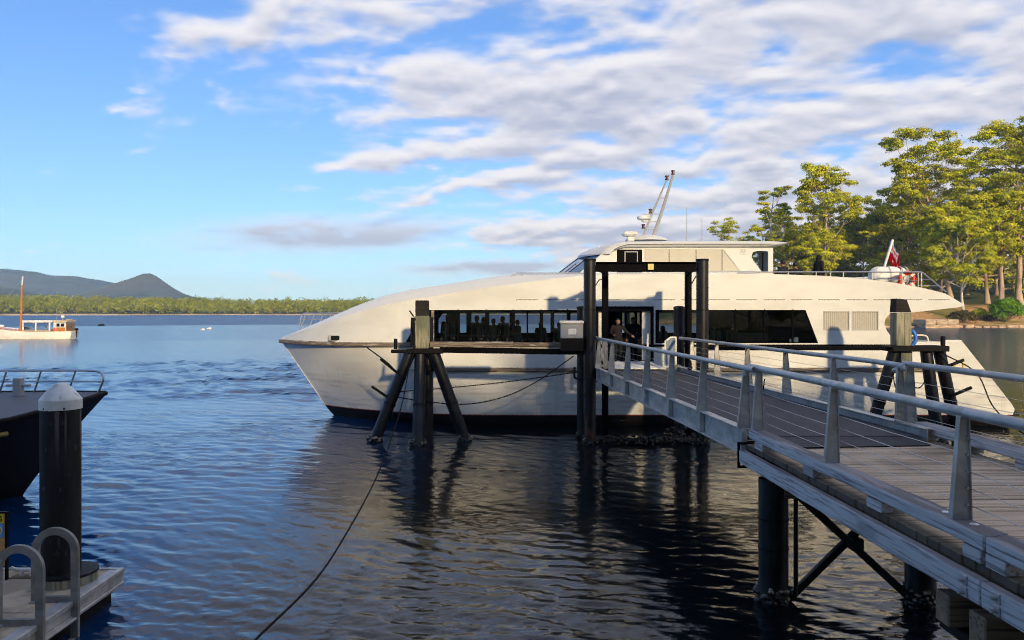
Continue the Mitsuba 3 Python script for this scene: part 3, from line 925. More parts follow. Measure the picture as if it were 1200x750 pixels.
zs_w = np.linspace(Z_B, Z_S, 9)
part(fe, 'hull', cat(hull_strip(zs_w) + [cap_between(zs_w, stern_x)]), 'm_white', 40)
zs_b = np.array([-1.3, -0.9, -0.5, -0.2, 0.1, 0.3, Z_B - 0.035])
part(fe, 'bottom', cat(hull_strip(zs_b) + [cap_between(zs_b, stern_x)]), 'm_boot', 40, 'black painted bottom of the hull')
zs_l = np.array([Z_B - 0.035, Z_B])
part(fe, 'boot_line', cat(hull_strip(zs_l) + [cap_between(zs_l, stern_x)]), 'm_boot_line', 40, 'thin dull-red line above the black bottom')
# topsides of the bow, up to where the straight side begins
XN = fx(470)
zs_t = np.linspace(Z_S, Z_G, 5)
bow = hull_strip(zs_t, 40, XN)

# upper edge of the side (sheer of the streamlined nose)
SX = np.array([fx(331, 35.5), fx(345, 34.6), fx(371, 33.4), fx(416, 32.4), fx(452), fx(478), fx(520), fx(560), fx(600), fx(640), fx(680), fx(720), fx(900), fx(960), fx(1000), fx(1040), fx(1080), fx(1108), fx(1131)])
SZ = np.array([fz(395.5, 35.5), fz(391, 34.6), fz(382.5, 33.4), fz(367, 32.4), fz(357), fz(351.5), fz(345), fz(338.5), fz(333), fz(327.5), fz(323), fz(321.5), fz(321), fz(323), fz(325.5), fz(330), fz(337), fz(344), fz(357.5)])


def edge_z(x):
    return np.interp(x, SX, SZ)


# nose side: from the gunwale up to the edge, leaning in slightly
xn = np.linspace(stem_x(Z_G) + 0.02, XN, 36)
nose = []
for sd in (-1, 1):
    V = []
    for t in np.linspace(0, 1, 7):
        z = Z_G + (edge_z(xn) - Z_G) * t
        V.append(np.stack([xn, CL + sd * np.maximum(half(Z_G, xn) - 0.04 * t * np.clip((XN - xn) / 3, 0, 1), 0.02), np.maximum(z, Z_G)], 1))
    g = grid(np.array(V))
    if sd > 0:
        g.faces = g.faces[:, ::-1]
    nose.append(g)
part(fe, 'bow', cat(bow + nose), 'm_white', 40)

# straight sides with window and door openings
def px_poly(pts):
    return Polygon([(fx(a), fz(b)) for a, b in pts])


xe = np.concatenate([np.linspace(XN, fx(1108), 60), [fx(1131)]])
side_out = [(x, float(edge_z(x))) for x in xe]
side_poly = Polygon([(XN, Z_S), (XN, Z_G)] + side_out + [(fx(1124), fz(360)), (fx(1066), fz(366.5)), (fx(1050), fz(366.5)), (fx(1043), fz(368)), (fx(1038), fz(373)), (fx(1036.5), fz(379)), (fx(1039), fz(387)),
                     (fx(1044), fz(394)), (fx(1050), fz(400)), (fx(1062), fz(400.5)), (fx(1128), fz(400.5)), (float(stern_x(2.34)), Z_S)])
# each window of the long band: (left px, right px), the slanted end panes given as quads
PANES = [[(476, 401), (504, 401), (504, 365), (500, 365)], [(509, 401), (536, 401), (536, 364.5), (509, 364.5)], [(538, 401), (569, 401), (569, 364.5), (538, 364.5)], [(571, 401), (600.5, 401), (600.5, 364.5), (571, 364.5)],
         [(602.5, 401), (633, 401), (633, 364.5), (602.5, 364.5)], [(635, 401), (664, 401), (664, 364.5), (635, 364.5)], [(666, 401), (693, 401), (693, 364.5), (666, 364.5)],
         [(771, 401), (793, 401), (793, 366), (771, 366)], [(796, 401), (829, 401), (829, 364.5), (796, 364.5)], [(831, 401), (861, 401), (861, 364.5), (831, 364.5)], [(863, 401), (895, 401), (895, 364.5), (863, 364.5)],
         [(897, 401), (928, 401), (928, 364.5), (897, 364.5)], [(930, 401), (957, 401), (943, 364.5), (930, 364.5)]]
BLINDS = [(965, 995), (998.5, 1029)]
DOOR = px_poly([(700, 423.5), (764, 423.5), (764, 361), (700, 361)])
band = unary_union([px_poly([(474.5, 402.2), (696, 402.2), (696, 363.3), (498, 363.3)]), px_poly([(768, 402.2), (959, 402.2), (944, 363.3), (768, 363.3)])])
blind_holes = unary_union([px_poly([(a, 387), (b, 387), (b, 365), (a, 365)]) for a, b in BLINDS])
near = side_poly.difference(unary_union([band, DOOR, blind_holes]))
part(fe, 'side', xz_plate(near, FY, FY + 0.09), 'm_white', 30)
farw = side_poly.difference(unary_union([band, px_poly([(705, 402), (760, 402), (760, 364), (705, 364)])]))
part(fe, 'side', xz_plate(farw, CL + HB - 0.09, CL + HB), 'm_white', 30)
frames = band.difference(unary_union([px_poly(q) for q in PANES]))
part(fe, 'window_surround', xz_plate(frames, FY + 0.012, FY + 0.07), 'm_frame', 30, 'black surround of the long window band')
# the far side has rounder, separate windows: a dark wall with openings
FD = CL + HB - 0.15
fpx = lambda a, b: ((a - 600) / 924 * FD, EYE + (363 - b) / 924 * FD)
far_holes = [Polygon([fpx(*q) for q in ((513.5, 390.5), (513.5, 374), (519, 366.5), (524, 366.5), (524, 390.5))])]
for a, b in ((538.5, 547), (552, 569), (573, 597.5), (603, 633), (636, 647), (649, 665), (668, 690), (728.5, 732), (734, 744), (746, 750), (771.5, 793), (797, 828), (833, 845), (847, 860), (930, 936)):
    q = Polygon([fpx(a, 390.5), fpx(b, 390.5), fpx(b, 366), fpx(a, 366)])
    far_holes.append(q.buffer(-0.08).buffer(0.08) if b - a > 7 else q)
dark_far = band.union(px_poly([(690, 402.2), (772, 402.2), (772, 363.3), (690, 363.3)])).difference(unary_union(far_holes))
part(fe, 'window_surround', xz_plate(dark_far.buffer(0.02), CL + HB - 0.20, CL + HB - 0.13), 'm_frame', 30)
for q in PANES:
    x = [fx(a) for a, _ in q]
    z = [fz(b) for _, b in q]
    m = trimesh.Trimesh(np.array([[a, FY + 0.045, b] for a, b in zip(x, z)]), [[0, 1, 2], [0, 2, 3]], process=False)
    part(fe, 'window', m, 'm_tint', False)
for p in far_holes:
    part(fe, 'far_window', xz_plate(p.buffer(0.02), CL + HB - 0.12, CL + HB - 0.119), 'm_clear', False)
for a, b in BLINDS:
    w = part(fe, 'blind_window', xz_plate(px_poly([(a, 387), (b, 387), (b, 365), (a, 365)]), FY + 0.03, FY + 0.06), 'm_blind_grey', 30, 'small square window closed with a pleated grey blind')
    fr = px_poly([(a - .4, 387.4), (b + .4, 387.4), (b + .4, 364.6), (a - .4, 364.6)])
    part(w, 'frame', xz_plate(fr.difference(fr.buffer(-0.035)), FY - 0.008, FY + 0.02), 'm_grey', 30)
# window mullion posts proud of the glass
for px in (537, 570, 601.5, 634, 665, 795, 830, 862, 896, 929):
    part(fe, 'mullion', cbox((fx(px) - 0.018, FY - 0.012, fz(402)), (fx(px) + 0.018, FY + 0.010, fz(362.3)), 0.004), 'm_frame')
part(fe, 'mullion', cbox((fx(507) - 0.06, FY - 0.015, fz(402)), (fx(507) + 0.06, FY + 0.010, fz(363.5)), 0.01), 'm_railwood', 30, 'brown post at the front of the window band')
# door
dk = part(fe, 'door_frame', xz_plate(DOOR.buffer(0.07, join_style=2).difference(DOOR.buffer(-0.04, join_style=2)), FY - 0.025, FY + 0.12), 'm_frame', 30)
part(dk, 'head', cbox((fx(699), FY - 0.03, fz(364.8)), (fx(765), FY + 0.10, fz(360)), 0.01), 'm_frame')
part(fe, 'door', cbox((fx(753), FY + 0.14, 2.68), (fx(764), FY + 0.19, fz(364)), 0.02), 'm_cream', 30, 'pale sliding door panel pushed back')
part(fe, 'door', cbox((fx(701.5), FY + 0.14, 2.68), (fx(705.5), FY + 0.19, fz(364)), 0.02), 'm_cream', 30)
part(fe, 'step', cbox((fx(700), FY - 0.35, 2.58), (fx(764), FY + 0.1, 2.66), 0.01), 'm_cream')
# inside the saloon
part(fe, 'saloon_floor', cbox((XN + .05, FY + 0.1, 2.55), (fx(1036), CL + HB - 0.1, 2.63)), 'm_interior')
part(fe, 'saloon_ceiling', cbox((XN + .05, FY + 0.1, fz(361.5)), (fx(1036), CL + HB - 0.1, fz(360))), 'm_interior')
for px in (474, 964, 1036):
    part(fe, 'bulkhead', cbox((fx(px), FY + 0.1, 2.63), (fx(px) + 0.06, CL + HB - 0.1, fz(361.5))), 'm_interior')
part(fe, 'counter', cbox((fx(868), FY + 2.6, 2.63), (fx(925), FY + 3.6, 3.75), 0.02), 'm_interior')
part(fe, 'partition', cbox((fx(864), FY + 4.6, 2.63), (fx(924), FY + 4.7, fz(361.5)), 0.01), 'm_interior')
for px in (618, 646, 826, 842):
    part(fe, 'stanchion', pipe((fx(px, 35.6), 35.6, 2.63), (fx(px, 35.6), 35.6, fz(361.6)), 0.035, n=8), 'm_frame')
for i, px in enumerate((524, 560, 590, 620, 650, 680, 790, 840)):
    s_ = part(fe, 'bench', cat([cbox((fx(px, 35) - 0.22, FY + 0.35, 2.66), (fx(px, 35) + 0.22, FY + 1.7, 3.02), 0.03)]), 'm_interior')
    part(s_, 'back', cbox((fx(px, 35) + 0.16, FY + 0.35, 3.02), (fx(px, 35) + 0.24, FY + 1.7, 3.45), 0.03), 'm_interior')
for px, zz in ((933, 3.55), (938.5, 3.62), (947, 3.4)):
    part(fe, 'chair_back', cbox((fx(px) - 0.09, FY + 0.5, 2.7), (fx(px) + 0.09, FY + 0.56, zz), 0.03), 'm_grey')

# roof and upper deck
xr = np.concatenate([np.linspace(stem_x(Z_G) + 0.03, XN, 24), np.linspace(XN, fx(888), 46)[1:]])
V = []
for s in np.concatenate([np.linspace(-1, -0.70, 6), np.linspace(-0.6, 0.6, 13), np.linspace(0.70, 1, 6)]):
    hw = half(Z_G, xr) - 0.04 * np.clip((XN - xr) / 3, 0, 1)
    rise = 0.42 * np.clip((xr - stem_x(Z_G)) / 5.0, 0, 1) * np.clip((fx(700) - xr) / 3.5, 0.25, 1)
    q = 1 - abs(s)
    V.append(np.stack([xr, CL + s * hw, edge_z(xr) + rise * (1 - (1 - np.clip(q / 0.32, 0, 1)) ** 2) + 0.10 * np.clip(q, 0, 1) * np.clip((xr + 10) / 5, 0, 1)], 1))
part(fe, 'roof', grid(np.array(V)[:, ::-1]), 'm_cream', 35)
part(fe, 'upper_deck', cbox((fx(885), FY + 0.09, 5.34), (fx(1096), CL + HB - 0.09, 5.44)), 'm_grey')
part(fe, 'deck_bulkhead', cbox((fx(888), FY + 0.09, 5.44), (fx(888) + 0.05, CL + HB - 0.09, fz(322.5))), 'm_cream')
part(fe, 'tail_soffit', grid(np.array([[[fx(a), FY + 0.09, fz(b)], [fx(a), CL + HB - 0.09, fz(b)]] for a, b in ((1036, 366), (1066, 366), (1124, 359.6), (1130, 357.6))])), 'm_cream', 30)
part(fe, 'tail_deck', grid(np.array([[[fx(a), CL + HB - 0.09, fz(b)], [fx(a), FY + 0.09, fz(b)]] for a, b in ((1040, 341), (1096, 345), (1112, 348), (1130, 357.3))])), 'm_cream', 30)
# dashes: shallow vent slots in a row under the roof edge
for i in range(-1, 16):
    a = 605 + 32.2 * i
    if a < 585 or a > 1100:
        continue
    part(fe, 'vent_slot', cbox((fx(a), FY - 0.003, fz(351.7)), (fx(min(a + 25, 1113)), FY + 0.01, fz(350.7))), 'm_slot')
# the two rubbing strakes
def strake(z, x0, x1, h, w, material, name, label=None):
    x = np.concatenate([np.linspace(x0, XN + 1.5, 40), np.linspace(XN + 1.6, x1, 12)])
    prof = [(-0.02, -h / 2), (w * 0.8, -h / 2), (w, -h * 0.3), (w, h * 0.3), (w * 0.8, h / 2), (-0.02, h / 2)]
    for sd in (-1, 1):
        V = []
        for o, dz in prof:
            hh = half(z, np.maximum(x, stem_x(z) + 0.02)) + o
            V.append(np.stack([x - (x < XN) * o * 0.5 * np.clip((XN - x) / 4, 0, 1), CL + sd * hh, x * 0 + z + dz], 1))
        V = np.array(V)
        part(fe, name, grid(V if sd < 0 else V[:, ::-1]), material, 30, label)


strake(Z_G - 0.02, float(stem_x(Z_G)), fx(690), 0.17, 0.13, 'm_railwood', 'rubbing_strake', 'weathered brown wooden rubbing strake along the bow')
strake(Z_G - 0.06, fx(770), fx(1062), 0.09, 0.05, 'm_frame', 'rubbing_strip')
strake(Z_S - 0.02, fx(508), fx(1120), 0.16, 0.12, 'm_railwood', 'lower_strake', 'brown lower rubbing strake')
part(fe, 'boarding_edge', cbox((fx(696), FY - 0.10, Z_S + 0.10), (fx(768), FY + 0.0, Z_S + 0.18), 0.02), 'm_frame')
# bow fittings
pr = part(fe, 'bow_rail', cat([tube(smooth_line([(fx(348, 36), 36.4, 4.0), (fx(352, 36), 36.4, 4.55), (fx(366, 36), 36.4, 4.58), (fx(398, 36), 36.4, 4.62)], 4), 0.032, 6)] +
     [pipe((fx(346 + 10 * i, 36), 36.4, 3.55), (fx(356 + 10 * i, 36), 36.4, 4.57), 0.026, n=6) for i in range(5)] + [pipe((fx(347, 36), 36.4, 3.75 + 0.27 * j), (fx(392, 36), 36.4, 3.78 + 0.27 * j), 0.022, n=6) for j in range(3)]), 'm_steel', 40)
yb = CL - float(half(Z_G, np.array([fx(397, 33)]))[0])
fl_ = part(fe, 'fairlead', cbox((fx(387, 33), yb - 0.05, 3.46), (fx(409, 33), yb + 0.25, 3.72), 0.05), 'm_grey')
part(fl_, 'opening', cbox((fx(391, 33), yb - 0.056, 3.50), (fx(406, 33), yb - 0.04, 3.67), 0.02), 'm_black')
part(fl_, 'light', blob((fx(407, 33), yb - 0.05, 3.66), 0.06, 3), 'm_lifered')
# aft deck behind the house
part(fe, 'aft_deck', cbox((fx(1036), FY + 0.09, 3.30), (float(stern_x(3.36)) - 0.05, CL + HB - 0.09, 3.40)), 'm_grey')
xa = float(stern_x(2.34))
part(fe, 'transom', grid(np.array([[[float(stern_x(z)) , FY + 0.01, z], [float(stern_x(z)), CL + HB - 0.01, z]] for z in (Z_S, 2.8, 3.42)])), 'm_white', 30)
part(fe, 'swim_platform', cbox((19.6, FY + 0.2, 0.42), (20.75, CL + HB - 0.2, 0.55), 0.03), 'm_boot')
part(fe, 'aft_coaming', cbox((fx(1106), FY + 0.1, 3.40), (fx(1129), FY + 0.25, 3.52), 0.02), 'm_cream')
part(fe, 'mooring_bitt', cat([tube(smooth_line([(fx(1072), FY + .5, 3.4), (fx(1074), FY + .5, 3.66), (fx(1092), FY + .5, 3.68), (fx(1096), FY + .5, 3.4)], 4), 0.035, 8)]), 'm_capwhite', 40)
part(fe, 'exhaust_outlet', lathe([(0.22, 0), (0.22, 0.05), (0.14, 0.055), (0.13, 0.0)], n=20).apply_transform(trimesh.transformations.rotation_matrix(PI / 2, [1, 0, 0])).apply_translation((fx(1124), FY - 0.0, fz(428))), 'm_yellowplate', 40)
part(fe, 'seam', cbox((fx(1105), FY - 0.004, fz(433.6)), (fx(1154), FY + 0.01, fz(432.8))), 'm_slot')

# wheelhouse
WY, WH = 33.0, 2.5
WF = WY + 2 * WH


def wx(px, d=WY):
    return (px - 600) / 924 * d


def wz(py, d=WY):
    return EYE + (363 - py) / 924 * d


def wp(pts, d=WY):
    return Polygon([(wx(a, d), wz(b, d)) for a, b in pts])


house = wp([(671, 333), (673, 325), (713, 290.5), (906, 290.5), (906, 333)])
w_dark = wp([(723, 325), (752.5, 325), (752.5, 292.5), (723, 292.5)])
w_long = wp([(755, 325), (873.5, 325), (847.5, 292.5), (755, 292.5)])
w_aft = wp([(899, 318.5), (899, 295.5), (888, 295), (883, 296.5), (882, 301), (884, 305), (893, 317)]).buffer(0.04)
part(fe, 'wheelhouse', cat([xz_plate(house.difference(unary_union([w_dark, w_long, w_aft])), WY, WY + 0.07), xz_plate(house.difference(unary_union([w_dark, w_long, w_aft])), WF - 0.07, WF),
                            cbox((wx(900), WY + .07, 5.4), (wx(903), WY + 1.3, wz(291))), cbox((wx(900), WF - 1.3, 5.4), (wx(903), WF - .07, wz(291)))]), 'm_cream', 30)
part(fe, 'wheelhouse_floor', cbox((wx(664), WY + .07, 5.5), (wx(903), WF - .07, 5.6)), 'm_interior')
# dark side window with a paler inner frame
dwk = part(fe, 'bridge_window', xz_plate(w_dark, WY + 0.03, WY + 0.05), 'm_frame', 30, 'black bridge window near the front of the wheelhouse')
part(dwk, 'frame', xz_plate(wp([(732, 314), (747.5, 314), (747.5, 294.5), (732, 294.5)]).difference(wp([(733, 312.8), (746.5, 312.8), (746.5, 295.5), (733, 295.5)])), WY + 0.005, WY + 0.028), 'm_grey', 30)
for a in (727, 731, 736, 741, 746):
    part(dwk, 'louvre', cbox((wx(a), WY + 0.006, wz(323.5)), (wx(a + 2.2), WY + 0.028, wz(319))), 'm_grey')
cuts = [755, 784.5, 816, 846.5, 874]
for a, b in zip(cuts[:-1], cuts[1:]):
    pp = w_long.intersection(sbox(wx(a) + 0.012, 0, wx(b) - 0.012, 20))
    part(fe, 'cabin_window', xz_plate(pp, WY + 0.035, WY + 0.055), 'm_blind', 30, 'cabin window with its cream blind drawn')
for a in cuts[1:-1]:
    part(fe, 'cabin_mullion', cbox((wx(a) - 0.02, WY + 0.02, wz(325)), (wx(a) + 0.02, WY + 0.06, wz(292.5))), 'm_slot')
part(fe, 'aft_window', xz_plate(w_aft.buffer(0.02), WY + 0.03, WY + 0.031), 'm_clear', False)
part(fe, 'aft_window', xz_plate(w_aft.buffer(0.02), WF - 0.031, WF - 0.03), 'm_clear', False)
part(fe, 'aft_mullion', cbox((wx(894) - 0.03, WY + 0.02, wz(317)), (wx(894) + 0.03, WY + 0.06, wz(296))), 'm_frame')
# wrap-round windscreen: base and head lines from the near corner to the centre and round
bl = [(wx(673), WY + .02, wz(326)), (wx(657, 33.9), 33.9, wz(327, 33.9)), (wx(645, 35.5), CL, wz(327.5, 35.5))]
tl = [(wx(713), WY + .02, wz(292)), (wx(698, 33.9), 33.9, wz(294.5, 33.9)), (wx(685, 35.5), CL, wz(297, 35.5))]
mir = lambda p: (p[0], 2 * CL - p[1], p[2])
bl = bl + [mir(p) for p in bl[1::-1]]
tl = tl + [mir(p) for p in tl[1::-1]]
for i in range(4):
    q = np.array([bl[i], bl[i + 1], tl[i + 1], tl[i]], float)
    c = q.mean(0)
    q = c + (q - c) * np.array([0.97])
    m = trimesh.Trimesh(q, [[0, 2, 1], [0, 3, 2]], process=False)
    part(fe, 'windscreen', m, 'm_wheelglass', False, 'blue raked windscreen pane' if i < 2 else None)
for i in range(5):
    part(fe, 'windscreen_pillar', beam(bl[i], tl[i], 0.10 if i in (0, 4) else 0.05, 0.05, 0.01), 'm_cream' if i in (0, 4) else 'm_frame')
part(fe, 'wiper', cat([pipe(np.array(bl[1]) + [-.06, -.06, .10], np.array(bl[1]) * .5 + np.array(tl[1]) * .5 + [-.10, -.25, .05], 0.018, n=6)]), 'm_black')
part(fe, 'windscreen_sill', tube([np.array(p) + [0, 0, -0.03] for p in bl], 0.06, 8), 'm_cream', 40)
# wheelhouse roof: lofted across, thick and rounded at the front visor
xs_top = [(683, 297.0), (688, 293), (698, 288.5), (712, 285), (724, 283), (780, 282.4), (870, 282.4), (908, 282.6), (920.5, 284)]
xs_bot = [(683, 298.2), (688, 298.0), (698, 296.5), (712, 293.0), (724, 291), (780, 290.6), (870, 290.6), (896, 290.4), (920.5, 286.6)]
V = []
for s, inset, thin in ((-1, 1.15, 0.10), (-0.985, 0.95, 0.72), (-0.93, 0.72, 1.0), (-0.6, 0.25, 1.0), (-0.3, 0.05, 1.02), (0, 0, 1.04), (0.3, 0.05, 1.02), (0.6, 0.25, 1.0), (0.93, 0.72, 1.0), (0.985, 0.95, 0.72), (1, 1.15, 0.10)):
    yy = CL + s * (WH + 0.16)
    ring = []
    x_end = wx(921)
    for (a, b), (c, e) in zip(xs_top, xs_bot):
        x = wx(a)
        f = np.clip((x_end - x) / (x_end - wx(683)), 0, 1) ** 6
        zm = (wz(b) + wz(e)) / 2
        ring.append((x + inset * f, yy, zm + (wz(b) - zm) * thin + 0.05 * (1 - abs(s))))
    for (a, b), (c, e) in list(zip(xs_top, xs_bot))[::-1]:
        x = wx(c)
        f = np.clip((x_end - x) / (x_end - wx(683)), 0, 1) ** 6
        zm = (wz(b) + wz(e)) / 2
        ring.append((x + inset * f, yy, zm + (wz(e) - zm) * thin))
    ring.append(ring[0])
    V.append(ring)
part(fe, 'wheelhouse_roof', grid(np.array(V)), 'm_cream', 40)
# small square emblem on the aft pillar
eb = wp([(857.5, 297.5), (863.8, 297.5), (863.8, 291.8), (857.5, 291.8)])
em = eb.difference(eb.buffer(-0.018)).buffer(0)
emk = part(fe, 'emblem', xz_plate(em, WY - 0.006, WY + 0.002).apply_translation((0, 0, 0)), 'm_grey', 30, 'small square emblem with a wave on the white pillar')
part(emk, 'wave', tube(smooth_line([(wx(858.5), WY - .004, wz(295)), (wx(860), WY - .004, wz(293)), (wx(861), WY - .004, wz(296)), (wx(862.8), WY - .004, wz(293))], 5), 0.012, 5), 'm_grey')
scene[emk]['to_world'] = T().translate([0.36, 0, -0.02])
scene[emk + '__wave']['to_world'] = T().translate([0.36, 0, -0.02])

# mast: two raked legs with rungs, lamps and radar scanners
MD = 35.0
mp = lambda px, py, dy=0.0: np.array([wx(px, MD), MD + dy, wz(py, MD)])
mk = part(fe, 'mast', cat([tube([mp(765.5, 278), mp(777, 244), mp(790, 201)], [0.085, 0.07, 0.05], 8), tube([mp(754, 277), mp(764, 251), mp(784, 205)], [0.05, 0.045, 0.035], 8)]), 'm_grey', 40, 'raked grey ladder mast on the wheelhouse roof')
for a, b in (((754.5, 268), (768.5, 268)), ((753, 260), (771.5, 259.5)), ((753, 250.8), (775, 250.8)), ((772, 231.5), (781.5, 231.8)), ((781.5, 211), (787.5, 211.2))):
    part(mk, 'rung', beam(mp(*a), mp(*b), 0.05, 0.045, 0.01), 'm_grey')


def mast_lamp(px, py, h=5.0):
    c = mp(px, py)
    part(mk, 'lamp', lathe([(0.0, -0.09), (0.085, -0.09), (0.085, -0.05), (0.055, -0.045), (0.055, 0.045), (0.085, 0.05), (0.085, 0.10), (0.0, 0.12)], c, 12), 'm_lampred', 40)


for a in ((753.8, 265.5), (762.3, 247.6), (781.4, 208.5), (788.6, 202.3)):
    mast_lamp(*a)
rk = part(mk, 'scanner', lathe([(0, -.13), (0.11, -.12), (0.11, -.04), (0.27, -.03), (0.30, 0.0), (0.30, 0.09), (0.22, 0.14), (0, 0.15)], mp(754.5, 256.5), 18), 'm_capwhite', 40)
part(fe, 'mast_base', lathe([(0.95, 0), (0.85, 0.12), (0.45, 0.24), (0.0, 0.26)], (wx(757, MD), MD, wz(282.5, MD)), 20), 'm_cream', 40)
rd = part(fe, 'radar', cbox((wx(729.5, 34), 33.7, wz(276.8, 34)), (wx(746.5, 34), 34.4, wz(271.5, 34)), 0.08), 'm_capwhite')
part(rd, 'bracket', beam((wx(739, 34), 34.0, wz(283, 34)), (wx(739, 34), 34.0, wz(276, 34)), 0.3, 0.25, 0.04), 'm_cream')
for px, top in ((804.5, 243), (822.5, 256)):
    part(fe, 'antenna', pipe((wx(px, 35), 35, wz(283, 35)), (wx(px, 35), 35, wz(top, 35)), 0.016, 0.010, n=6), 'm_grey')

# rails of the upper deck
def railing(name, pts, zt, zb, posts, mids=(), r=0.022):
    top = np.array([[x, y, zt(x)] for x, y in pts])
    k = part(fe, name, tube(top, r * 1.2, 8), 'm_steel', 40)
    for m_ in mids:
        part(k, 'wire', tube([[x, y, zb(x) + (zt(x) - zb(x)) * m_] for x, y in pts], r * 0.7, 6), 'm_steel', 40)
    for x, y in posts:
        part(k, 'stanchion', pipe((x, y, zb(x) - 0.1), (x, y, zt(x)), r, n=7), 'm_steel', 40)


RY = FY + 0.14
cst = lambda v: (lambda x: v)
railing('side_rail', [(fx(865), RY), (fx(1078), RY)], cst(fz(318.6)), lambda x: float(edge_z(x)), [(fx(p), RY) for p in (892, 925, 958, 975, 990, 1024, 1059, 1078)], (0.45,))
railing('side_rail', [(fx(865), CL + HB - .14), (fx(1078), CL + HB - .14)], cst(fz(318.6)), lambda x: float(edge_z(x)), [(fx(p), CL + HB - .14) for p in (892, 925, 958, 990, 1024, 1059, 1078)], (0.45,))
for yy in (RY, CL + HB - .14):
    k = part(fe, 'stern_rail', tube([(fx(1078), yy, fz(318.6)), (fx(1083), yy, fz(319)), (fx(1111), yy, fz(342))], 0.028, 8), 'm_steel', 40)
    part(k, 'wire', tube([(fx(1078), yy, fz(327)), (fx(1093), yy, fz(327.6))], 0.018, 6), 'm_steel')
    part(k, 'wire', tube([(fx(1078), yy, fz(334.5)), (fx(1102), yy, fz(335))], 0.018, 6), 'm_steel')
    part(k, 'stanchion', pipe((fx(1082), yy, fz(337)), (fx(1082), yy, fz(319)), 0.025, n=7), 'm_steel')
part(fe, 'stern_rail', tube([(fx(1080), RY, fz(318.8)), (fx(1080), CL + HB - .14, fz(318.8))], 0.024, 8), 'm_steel', 40)
FRY = 32.6
railing('fore_rail', [(fx(606, FRY), FRY), (fx(640, FRY), FRY), (fx(690, FRY), FRY)], lambda x: wz(320.0, FRY), lambda x: float(edge_z(x)) + 0.15, [(fx(p, FRY), FRY) for p in (612, 641, 668, 690)])
part(fe, 'fore_rail', tube(smooth_line([(fx(606, FRY), FRY, wz(320.2, FRY)), (fx(600.5, FRY), FRY, wz(322.5, FRY)), (fx(601, FRY), FRY, wz(326, FRY)), (fx(612, FRY), FRY, wz(326.5, FRY))], 4), 0.022, 7), 'm_steel', 40)
railing('walkway_rail', [(wx(755), 32.55), (wx(880), 32.55)], lambda x: wz(318.2, 32.6), cst(5.9), [(wx(p), 32.55) for p in (760, 790, 820, 850, 872)])
# liferaft canisters
for px, yy in ((1046, 33.2), (1053, 34.3)):
    d = yy
    L = trimesh.creation.capsule(height=0.60, radius=0.40, count=[20, 12])
    L.apply_transform(trimesh.transformations.rotation_matrix(PI / 2, [0, 1, 0]))
    L.apply_translation((wx(px, d) - 0.3, d, wz(323.3, d)))
    ck = part(fe, 'liferaft', L, 'm_capwhite', 50, 'white liferaft canister at the stern rail')
    for o in (-0.25, 0.25):
        part(ck, 'strap', lathe([(0.402, -0.03), (0.410, -0.03), (0.410, 0.03), (0.402, 0.03)], n=20).apply_transform(trimesh.transformations.rotation_matrix(PI / 2, [0, 1, 0])).apply_translation((wx(px, d) + o, d, wz(323.3, d))), 'm_grey')
    part(ck, 'cradle', cbox((wx(px, d) - 0.6, d - 0.3, 5.44), (wx(px, d) + 0.6, d + 0.3, wz(323.3, d) - 0.37), 0.03), 'm_steel')
part(fe, 'deck_box', cbox((fx(1010), FY + 0.6, 5.44), (fx(1026), FY + 1.2, fz(324)), 0.05), 'm_capwhite')
part(fe, 'flagpole', beam(mp(1019.0, 322, -1.2), mp(1031, 283.5, -1.2), 0.11, 0.09, 0.02), 'm_capwhite', 30, 'white raked flagpole')

# the ensign hanging from its pole
def flag():
    k = thing('flag', 'red ensign with a blue and white corner hanging in folds from the stern pole', 'flag')
    o = mp(1030.0, 287, -1.2) + [0.06, 0, 0]
    n, m = 26, 30
    V = np.zeros((n, m, 3))
    for i in range(n):
        s = i / (n - 1)
        for j in range(m):
            t = j / (m - 1)
            # hoist along the pole, fly falling under its own weight
            hoist = o + s * np.array([-0.22, 0, -0.72])
            fall = np.array([0.30 * t ** 0.8 + 0.10 * t * s, 0.10 * math.sin(t * 9 + s * 3) * (0.3 + t), -1.02 * t - 0.10 * s * t])
            V[i, j] = hoist + fall * np.array([1.15, 1, 1.0])
    uv = np.array([[[i / (n - 1), j / (m - 1)] for j in range(m)] for i in range(n)])
    pts, faces = V.reshape(-1, 3), grid(V).faces
    st = uv.reshape(-1, 2)
    col = np.tile([0.19, 0.004, 0.010], (len(pts), 1))
    s, t = st[:, 0], st[:, 1]
    can = (s < 0.52) & (t < 0.5)
    col[can] = [0.025, 0.04, 0.20]
    a, b = s / 0.52, t / 0.5
    cross = can & ((abs(a - 0.5) < 0.13) | (abs(b - 0.5) < 0.11) | (abs(a - b) < 0.10) | (abs(a + b - 1) < 0.10))
    col[cross] = [0.40, 0.39, 0.40]
    rc = can & ((abs(a - 0.5) < 0.06) | (abs(b - 0.5) < 0.05))
    col[rc] = [0.26, 0.006, 0.012]
    for c0 in ((0.30, 0.76), (0.55, 0.86), (0.75, 0.74), (0.52, 0.64), (0.78, 0.22)):
        col[((s - c0[0]) ** 2 + (t - c0[1]) ** 2) < 0.0018] = [0.40, 0.39, 0.40]
    mesh = trimesh.Trimesh(pts, faces, process=False)
    back = trimesh.Trimesh(pts + [0, 0.004, 0], faces[:, ::-1], process=False)
    part(k, 'cloth', cat([mesh, back]), 'm_vcol', True, color=np.vstack([col, col]))


